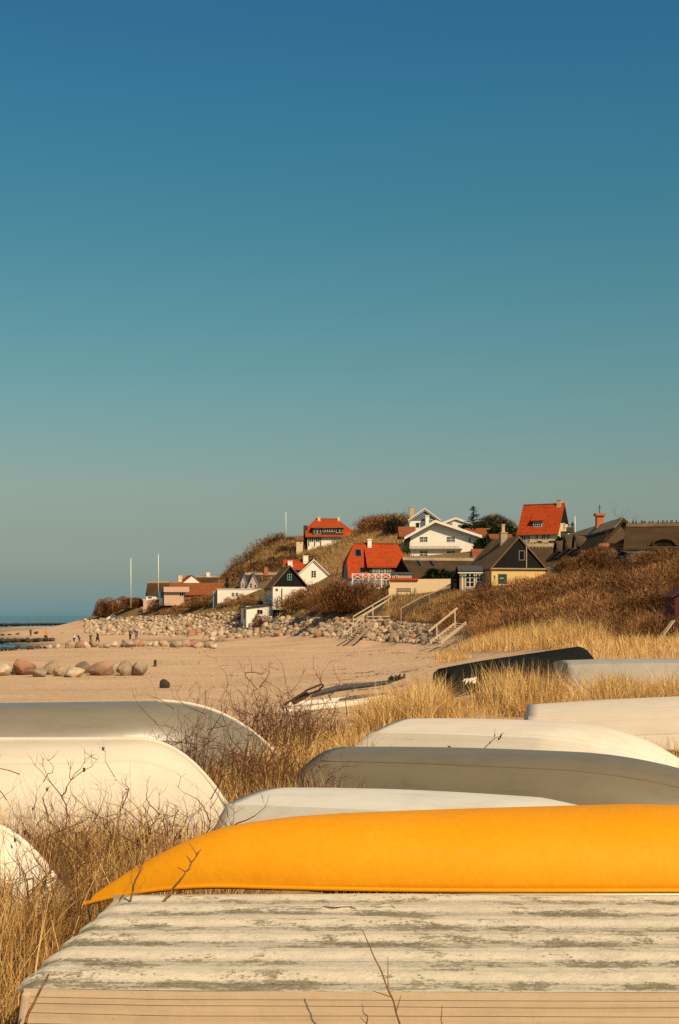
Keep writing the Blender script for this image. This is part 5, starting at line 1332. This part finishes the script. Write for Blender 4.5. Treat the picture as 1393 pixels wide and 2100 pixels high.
Sx.build('scrub', M['scrub'], kind='stuff')

# separate bushes and trees
def bare_bush(name, label, px, py, d, wpx, hpx, n, mat='scrub', tint=(.2,.8), trunk=True, cat='bush', group=None, lw=.0003, dy=.8, flat=.55):
    n = int(n*1.8); S = d/F; g = gpt(px, d); r = empty(name, g, label, cat, group); W, H = wpx*S/2, max(1.2, CZ+(HY-py+hpx)*S-g.z)
    Vg = Veg(); th = rs.uniform(0, 2*np.pi, n); q = rs.uniform(0, 1, n)**.45; el = rs.uniform(.02, 1, n)
    rad = np.sqrt(np.clip(1-(el*.98)**2.6, 0, 1)); pts = np.stack([np.cos(th)*rad*W*q, np.sin(th)*rad*W*dy*q, el*H*(.35+.65*q)], 1)
    lump = np.array([noise.noise((p[0]/W*1.8+px, p[1]/W*1.8, p[2]/H*1.8)) for p in pts]); pts *= (1+.34*lump)[:,None]
    k = rs.uniform(0,1,n) < 1.05+lump*1.2; pts, th, lump = pts[k], th[k], lump[k]; m = len(pts)
    L = H*.12*rs.uniform(.5,1.3,m); pts[:,2] -= L*.8
    pts[:,2] = np.maximum(pts[:,2], -.3)
    tn = np.clip(.5+.7*lump,0,1)*(tint[1]-tint[0])+tint[0]+rs.normal(0,.14,m)
    Vg.add(blades(pts, L, np.full(m, lw*d)*rs.uniform(.7,1.4,m), rs.uniform(.1,2.4,m), th+rs.normal(0,1.,m), tn, seg=2))
    Vg.build('crown', M[mat], r)
    if trunk:
        mb = MB()
        for i in range(9):
            a = rnd.uniform(0,6.28); q = rnd.uniform(.3,.8)
            mb.tube([(math.cos(a)*.1*W,math.sin(a)*.1*W,-.6),(math.cos(a)*W*q*.4,math.sin(a)*W*q*.4,H*.35),(math.cos(a)*W*q*.8,math.sin(a)*W*q*.8,H*rnd.uniform(.65,.85))],[.016*H,.011*H,.004*H],5)
        mb.build('trunk', M['bark'], r)
    return r
bare_bush('thorn_bush','large rounded brown thorn bush below the white balustrade',718,1268,230,158,84,9000,tint=(.15,.9))
bare_bush('thorn_bush','brown thorn bush left of the large rounded one, under the white gable',655,1264,252,70,54,3500,tint=(.15,.9))
bare_bush('thorn_bush','dark rounded bush at the tip of the left bank above the sea',222,1272,360,62,44,4200,tint=(.15,.9))
bare_bush('thorn_bush','brown spreading bush on the left bank beside the weathered rail',272,1262,352,70,40,4000,tint=(.15,.9))
bare_bush('thorn_bush','brown bush below the peach balcony house',350,1256,335,90,31,4500,tint=(.15,.9))
bare_bush('thorn_bush','low brown bush before the paired windows of the flat white building',415,1252,318,80,24,3500,tint=(.15,.9))
bare_bush('thorn_bush','brown bush above the whitewashed beach shed',520,1250,285,74,24,3200,tint=(.15,.9))
bare_bush('thorn_bush','tawny bush growing against the whitewashed beach shed',533,1274,272.5,40,16,1300,tint=(.15,.9))
bare_bush('thorn_bush','brown bush between the black gable and the stair rail',592,1252,278,46,30,2000,tint=(.15,.9))
bare_bush('bare_tree','wide grey-brown leafless tree behind the conifer',1018,1100,335,88,50,5200,mat='grey_twig',tint=(.1,.9),cat='tree')
bare_bush('bare_tree','leafless dark bushy tree on the crest left of the tall chimney',812,1092,352,60,33,3400,mat='grey_twig',tint=(.0,.5),cat='tree')
bare_bush('bare_tree','low leafless tree on the crest right of the red hip roof',762,1090,385,60,22,2200,mat='grey_twig',tint=(.0,.5),cat='tree')
bare_bush('thorn_bush','brown tangle in front of the thatched gable at right',1225,1172,150,100,52,5200,tint=(.15,.9))
bare_bush('thorn_bush','brown twiggy bush hiding the foot of the broad thatched house',1345,1160,140,110,30,3000,tint=(.15,.9))
bare_bush('thorn_bush','dull green-brown bush under the arched eyebrow dormers',1165,1176,165,60,34,2400,tint=(.15,.9))
# fine leafless tree behind the right gable
def branch_segs(p, d, L, r, depth, out, rr, up=.25, wig=.25, fork=(2,3), shrink=.68):
    n = 3; q = p.copy(); dd = d.normalized(); ra = r
    for i in range(n):
        dd = (dd+Vector((rr.gauss(0,wig),rr.gauss(0,wig),rr.gauss(0,wig)+up*.12))).normalized(); e = q+dd*(L/n); rb = ra*.86
        out.append((q.copy(), e.copy(), ra, rb)); q = e; ra = rb
    if depth:
        for k in range(rr.randint(*fork)):
            nd = (dd+Vector((rr.gauss(0,.62),rr.gauss(0,.62),rr.gauss(0,.5)+up))).normalized()
            branch_segs(q, nd, L*shrink*rr.uniform(.75,1.15), ra*.84, depth-1, out, rr, up, wig, fork, shrink)
        if rr.random() < .6:
            s = out[-2]; nd = (dd+Vector((rr.gauss(0,.9),rr.gauss(0,.9),rr.gauss(0,.6)))).normalized(); branch_segs(s[1], nd, L*shrink*.8, ra*.7, depth-1, out, rr, up, wig, fork, shrink)
def segs_obj(name, segs, mat, parent=None, tint=None, sides=4):
    a = np.array([s[0][:] for s in segs]); b = np.array([s[1][:] for s in segs]); ra = np.array([s[2] for s in segs]); rb = np.array([s[3] for s in segs])
    t = b-a; t /= np.linalg.norm(t,axis=1)[:,None]+1e-9; b = b + t*(rb*.5)[:,None]
    ref = np.where(np.abs(t[:,2:3]) > .9, np.array([[1.,0,0]]), np.array([[0,0,1.]])); u = np.cross(t, ref); u /= np.linalg.norm(u,axis=1)[:,None]; v = np.cross(t, u)
    n = len(a); V = np.empty((n, sides*2, 3))
    for k in range(sides):
        an = 2*math.pi*k/sides; o = u*math.cos(an)+v*math.sin(an); V[:,k] = a+o*ra[:,None]; V[:,sides+k] = b+o*rb[:,None]
    base = np.arange(n)[:,None]*sides*2; Q = np.concatenate([base+np.array([[k,(k+1)%sides,sides+(k+1)%sides,sides+k]]) for k in range(sides)],0)
    T = np.repeat(np.clip((tint if tint is not None else rs.uniform(.2,.8,n)),0,1), sides*2)
    return np_mesh(name, V.reshape(-1,3), Q, mat, T, parent=parent, smooth=True)
def bare_branches(name, label, px, py, d, hpx, nst, depth, spreadpx, r0, cat='tree', seed=3):
    rr = random.Random(seed); S = d/F; r = empty(name, P(px,py,d), label, cat); H = hpx*S; out=[]
    for i in range(nst):
        branch_segs(Vector((rr.uniform(-1,1)*spreadpx*S*.3,rr.uniform(-.5,.5),-.5)), Vector((rr.gauss(0,.45),rr.gauss(0,.3),1)), H*.36, r0, depth, out, rr, .35, .14)
    segs_obj('branches', out, M['rose_twig'], r); return r
bare_branches('bare_tree','thin leafless tree rising behind the thatched gable at right',1275,1118,176,66,9,4,60,.05,seed=5)
bare_branches('bare_tree','pale leaning leafless tree in front of the eyebrow dormers',1215,1165,148,62,4,4,30,.05,seed=9)
# conifers
def conifer(label, px, py, d, wpx, hpx, narrow=False, name='conifer', root=None, seed=1, layers=15, mat='conifer'):
    rr = random.Random(seed); S = d/F; r = root or empty(name, P(px,py,d), label, 'tree'); W, H = wpx*S/2, hpx*S
    mb = MB(); mb.tube([(0,0,-1),(0,0,H*.5),(0,0,H)],[H*.025,H*.014,.02],6); mb.build('trunk', M['bark'], r)
    Vg = Veg(); pts=[]; az=[]; hh=[]; ln=[]; tn=[]
    for i in range(layers):
        z = H*(.06+.92*i/layers); rad = W*(1-(z/H))**(.75 if not narrow else .35)*rr.uniform(.45,1.3)
        for k in range(6):
            a = rr.uniform(0,6.28); R_ = rad*rr.uniform(.35,1.35); z += H*rr.uniform(-.015,.015)
            m = max(4, int(26*R_/W))
            for j in range(m):
                q = j/m; pts.append((math.cos(a)*R_*q, math.sin(a)*R_*q, z+R_*q*(.28 if not narrow else 1.2)-R_*q*q*.15)); az.append(a+rr.gauss(0,.9)); hh.append(H*.05*rr.uniform(.6,1.4)); ln.append(rr.uniform(.4,1.3)); tn.append(rr.uniform(.1,.9))
    m = len(pts); Vg.add(blades(np.array(pts), np.array(hh), np.full(m, max(.10,d*.0005)), np.array(ln), np.array(az), np.array(tn), seg=2))
    Vg.build('crown', M[mat], r); return r
conifer('dark spiky conifer topping the skyline between the white houses and red roof',971,1100,322,54,64,seed=4,layers=17)
conifer('dark conifer partly hidden behind the right gable of the steep red roof house',1174,1108,300,22,40,seed=8,layers=12)
for o_ in list(bpy.data.objects):
    if o_.name == 'cypress': conifer('',466,1207,315,8,22,True,root=o_,seed=6,layers=10)
# evergreen bushes: leaf clumps
def evergreen(label, px, py, d, wpx, hpx, n=1500, tint=(.1,.9), group=None):
    S = d/F; r = empty('evergreen_bush', P(px,py,d), label, 'bush', group); W,H = wpx*S/2, hpx*S
    th = rs.uniform(0,2*np.pi,n); el = rs.uniform(0,1,n); q = rs.uniform(.5,1,n)**.6; rad = np.sqrt(np.clip(1-el**2.4,0,1))
    p = np.stack([np.cos(th)*rad*W*q, np.sin(th)*rad*W*.7*q, el*H*q], 1); lump = np.array([noise.noise((a[0]/W*2.3+px,a[1]/W*2.3,a[2]/H*2.3)) for a in p]); p *= (1+.35*lump)[:,None]
    Vg = Veg(); Vg.add(blades(p, H*.13*rs.uniform(.6,1.4,n), np.full(n, d*.0011), rs.uniform(.3,1.6,n), th+rs.normal(0,.8,n), np.clip(.45+.9*lump,0,1)*(tint[1]-tint[0])+tint[0]+rs.normal(0,.12,n), seg=2))
    Vg.build('crown', M['evergreen'], r)
    mb = MB()
    for i in range(4): mb.tube([(rnd.uniform(-.1,.1),0,-.8),(rnd.uniform(-.4,.4)*W,rnd.uniform(-.3,.3)*W,H*.6)],[.05,.02],5)
    mb.build('trunk', M['bark'], r); return r
evergreen('dark green hedge bush before the dark thatched roof with skylights, left half',888,1192,229,34,26)
evergreen('dark green hedge bush before the dark thatched roof with skylights, right half',914,1193,229,32,24)
evergreen('dark green bush at the right corner of the white balcony house',992,1132,284,38,30)
evergreen('green bush below the brown-roofed bungalow beside cream walls',1022,1104,306,46,26)
evergreen('dark green bush under the wide leafless tree',1040,1100,318,44,24)
evergreen('green garden bush under the windows of the steep red roof house, left',1105,1124,278,26,13)
evergreen('green garden bush under the windows of the steep red roof house, middle',1130,1124,278,30,14)
evergreen('tall green garden bush at the gable foot of the steep red roof house',1150,1124,277,24,24)
evergreen('dark evergreen beside the conifer on its right foot',985,1094,325,40,22)
evergreen('dark evergreen under the conifer on its left foot',958,1092,326,26,16)

# rose shrubs in the foreground
def rose(label, px, d, wpx, h, nst, depth=3, seed=1, r0=.0055, leanx=0., z=None):
    r0 *= 1.4; nst = int(nst*1.3)
    rr = random.Random(seed); g = gpt(px, d); 
    if z is not None: g.z = z
    r = empty('rose_shrub', g, label, 'shrub', None); out=[]; W = wpx*d/F
    for i in range(nst):
        b = Vector((rr.uniform(-.5,.5)*W, rr.uniform(-.35,.35)*W*.6, -.05))
        branch_segs(b, Vector((rr.gauss(0,.35)+leanx+b.x/W*.5, rr.gauss(0,.3), 1)), h*rr.uniform(.30,.52), r0*rr.uniform(.7,1.2), depth, out, rr, .28, .16, (1,3), .66)
    tips = [q for q in out if q[3] < r0*.5]; rr.shuffle(tips)      # a few dried hips at the twig ends
    for q in tips[:14]: c = q[1]; e = rr.uniform(.006,.010); out.append((c-Vector((0,0,e)), c+Vector((0,0,e)), e*.8, e*.8))
    tn = np.array([.12+.3*rr.random()+.25*min(1,s[0].z/h) for s in out])
    segs_obj('branches', out, M['rose_twig'], r, tn)
    return r
rose('bare rose shrub in front of the curved bow of the large grey-green boat',470,13.8,200,.85,44,3,21,.008)
rose('tall dense bare rose shrub standing against the sand right of the grey-green boat',545,17.8,150,.95,64,3,22,.009,-.1)
rose('dense bare rose shrub beside the golden grass in front of the launching trolley',620,19.5,130,.75,48,3,23,.009)
rose('dark bare rose shrub across the bottom of the white boat at left',250,8.6,170,.72,26,3,24,.0065)
rose('bare rose shrub at the left picture edge above the small cream boat',60,7.6,150,.78,24,3,25,.006)
rose('bare rose shrub between the white boat and the small cream boat',150,8.3,120,.66,20,3,26,.006)
rose('tangled low rose shrub behind the tip of the yellow canoe',300,7.5,160,.52,24,3,27,.0055,.1)
rose('brown rose shrub leaning over the left end of the pale dinghy',395,8.4,110,.62,16,3,28,.006,.2)
rose('rose shrub spread before the left end of the olive-grey boat',700,11.4,150,.48,30,3,29,.007)
rose('low rose shrub touching the middle of the olive-grey boat',815,11.2,110,.42,16,2,30,.007)
rose('small reddish rose shrub alone before the olive-grey boat at its right',960,10.9,70,.36,9,2,31,.0065)
rose('tangled rose shrub between the grey-green boat bow and pale dinghy',570,12.6,170,.62,48,3,32,.007)
rose('little rose shoots just right of the small reddish shrub',1160,10.6,70,.30,5,2,33,.006)
rose('single rose shoot in front of the off-white boat',1017,14.2,16,.72,2,2,34,.009)
rose('rose shrub at the lower left corner beside the clinker boat',30,6.0,120,.62,14,3,35,.0045)

# separate dry stems close to the camera
def stem(label, pts, r0, mat='rose_twig', side=()):
    a = [P(*p) for p in pts]; base = a[0]; rr = random.Random(len(label)); out=[]
    P_=[q-base for q in a]; fine=[]
    for i in range(len(P_)-1):
        for k in range(5): fine.append(P_[i].lerp(P_[i+1], k/5)+Vector((rr.gauss(0,.0022),rr.gauss(0,.002),0)))
    fine.append(P_[-1]); n=len(fine)
    for i in range(n-1): out.append((fine[i], fine[i+1], r0*(1-.55*i/n), r0*(1-.55*(i+1)/n)))
    for i,dx,dz in side:
        q=fine[min(i,n-2)]; out.append((q, q+Vector((dx,0,dz)), r0*.6, r0*.3))
    r = empty('dry_stem', base, label, 'twig'); segs_obj('stalk', out, M['rose_twig'], r, rs.uniform(.45,.9,len(out)), 6)
stem('brown twig crossing the tip of the yellow canoe, nearer its point',[(262,1880,6.0),(275,1815,6.0),(300,1755,6.02),(345,1690,6.05)],.0052,side=((6,.03,.05),(11,-.03,.04)))
stem('brown twig with knobby buds slanting over the yellow canoe, right of another twig',[(335,1850,6.0),(368,1808,6.0),(390,1775,6.0),(410,1745,6.0)],.0055,side=((8,-.035,.02),(14,-.03,.045),(13,.02,.03),(11,-.02,.03)))
stem('short orange-brown stalk at the lower left corner of the clinker boat',[(40,2130,4.4),(62,2075,4.4),(100,1998,4.42)],.0062)
stem('tall thin reddish stalk before the middle of the clinker boat',[(835,2140,4.3),(808,2060,4.3),(780,1985,4.31),(744,1908,4.32)],.0034,side=((7,.0,.10),(6,-.06,.02),(4,.015,.05)))
stem('faint short stalk leaning left of the tall reddish one',[(765,2140,4.3),(752,2090,4.3),(742,2060,4.3)],.0026,side=((4,-.02,.02),))
stem('short faint stalk right of the tall reddish one at the bottom edge',[(905,2130,4.3),(905,2090,4.3),(908,2062,4.3)],.002)

# ------------------------------------------------------------------ light, sky, camera
SUN_AZ, SUN_EL = 35., 41.       # degrees to the right of straight behind the camera, height
sd = Vector((math.sin(R(SUN_AZ))*math.cos(R(SUN_EL)), -math.cos(R(SUN_AZ))*math.cos(R(SUN_EL)), math.sin(R(SUN_EL))))
li = bpy.data.lights.new('sun', 'SUN'); li.energy = 5.0; li.angle = R(.5); li.color = (1., .78, .52)
so = bpy.data.objects.new('sun', li); col.objects.link(so); so.location = (30,-30,40); so.rotation_euler = sd.to_track_quat('Z', 'Y').to_euler()
w = bpy.data.worlds.new('World'); scene.world = w; w.use_nodes = True; nt = w.node_tree; bg = nt.nodes['Background']
sky = nt.nodes.new('ShaderNodeTexSky'); sky.sky_type = 'NISHITA'; sky.sun_disc = False; sky.sun_elevation = R(SUN_EL)
sky.sun_rotation = math.atan2(sd.x, sd.y); sky.air_density = 1.; sky.dust_density = 1.; sky.ozone_density = 1.5
tc = nt.nodes.new('ShaderNodeTexCoord'); sep = nt.nodes.new('ShaderNodeSeparateXYZ'); nt.links.new(tc.outputs['Generated'], sep.inputs[0])
SKY_STOPS = [(0.,(1,1,1)),(1.,(1,1,1))]
SKY_STOPS = [(0.0024, (0.4206, 0.6897, 0.8536)), (0.0093, (0.4066, 0.6093, 0.7483)), (0.0247, (0.4243, 0.5092, 0.5545)), (0.0555, (0.4812, 0.495, 0.4483)), (0.0895, (0.5522, 0.5644, 0.4595)), (0.1465, (0.4695, 0.6472, 0.5132)), (0.2117, (0.3689, 0.6715, 0.5582)), (0.2743, (0.2786, 0.6681, 0.593)), (0.3335, (0.2285, 0.661, 0.6634)), (0.3891, (0.206, 0.614, 0.6986)), (0.5, (0.3, 0.72, 0.8)), (0.62, (0.62, 0.66, 0.6)), (1.0, (0.8, 0.68, 0.5))]
rp = nt.nodes.new('ShaderNodeValToRGB'); e = rp.color_ramp.elements
while len(e) < len(SKY_STOPS): e.new(.5)
for i,(p,c) in enumerate(SKY_STOPS): e[i].position = p; e[i].color = (*c,1)
mx = nt.nodes.new('ShaderNodeMix'); mx.data_type='RGBA'; mx.blend_type='MULTIPLY'; mx.inputs[0].default_value = 1
nt.links.new(sep.outputs['Z'], rp.inputs['Fac']); nt.links.new(sky.outputs['Color'], mx.inputs[6]); nt.links.new(rp.outputs['Color'], mx.inputs[7])
nt.links.new(mx.outputs[2], bg.inputs['Color']); bg.inputs['Strength'].default_value = .1
cam = bpy.data.cameras.new('camera'); co = bpy.data.objects.new('camera', cam); col.objects.link(co); scene.camera = co
co.location = (0,0,CZ); co.rotation_euler = (R(90),0,0); cam.sensor_fit = 'VERTICAL'; cam.sensor_height = 36; cam.sensor_width = 24; cam.lens = 50
cam.shift_y = 212/2100; cam.clip_start = .1; cam.clip_end = 30000
vs_ = scene.view_settings; scene.display_settings.display_device = 'sRGB'; vs_.view_transform = 'Standard'; vs_.look = 'None'; vs_.exposure = .1; vs_.gamma = 1; vs_.use_curve_mapping = False
scene.render.engine = 'CYCLES'; scene.cycles.max_bounces = 5; scene.cycles.diffuse_bounces = 3; scene.cycles.glossy_bounces = 3; scene.cycles.transmission_bounces = 2; scene.cycles.volume_bounces = 0
scene.cycles.use_denoising = False
scene.cycles.caustics_reflective = False; scene.cycles.caustics_refractive = False
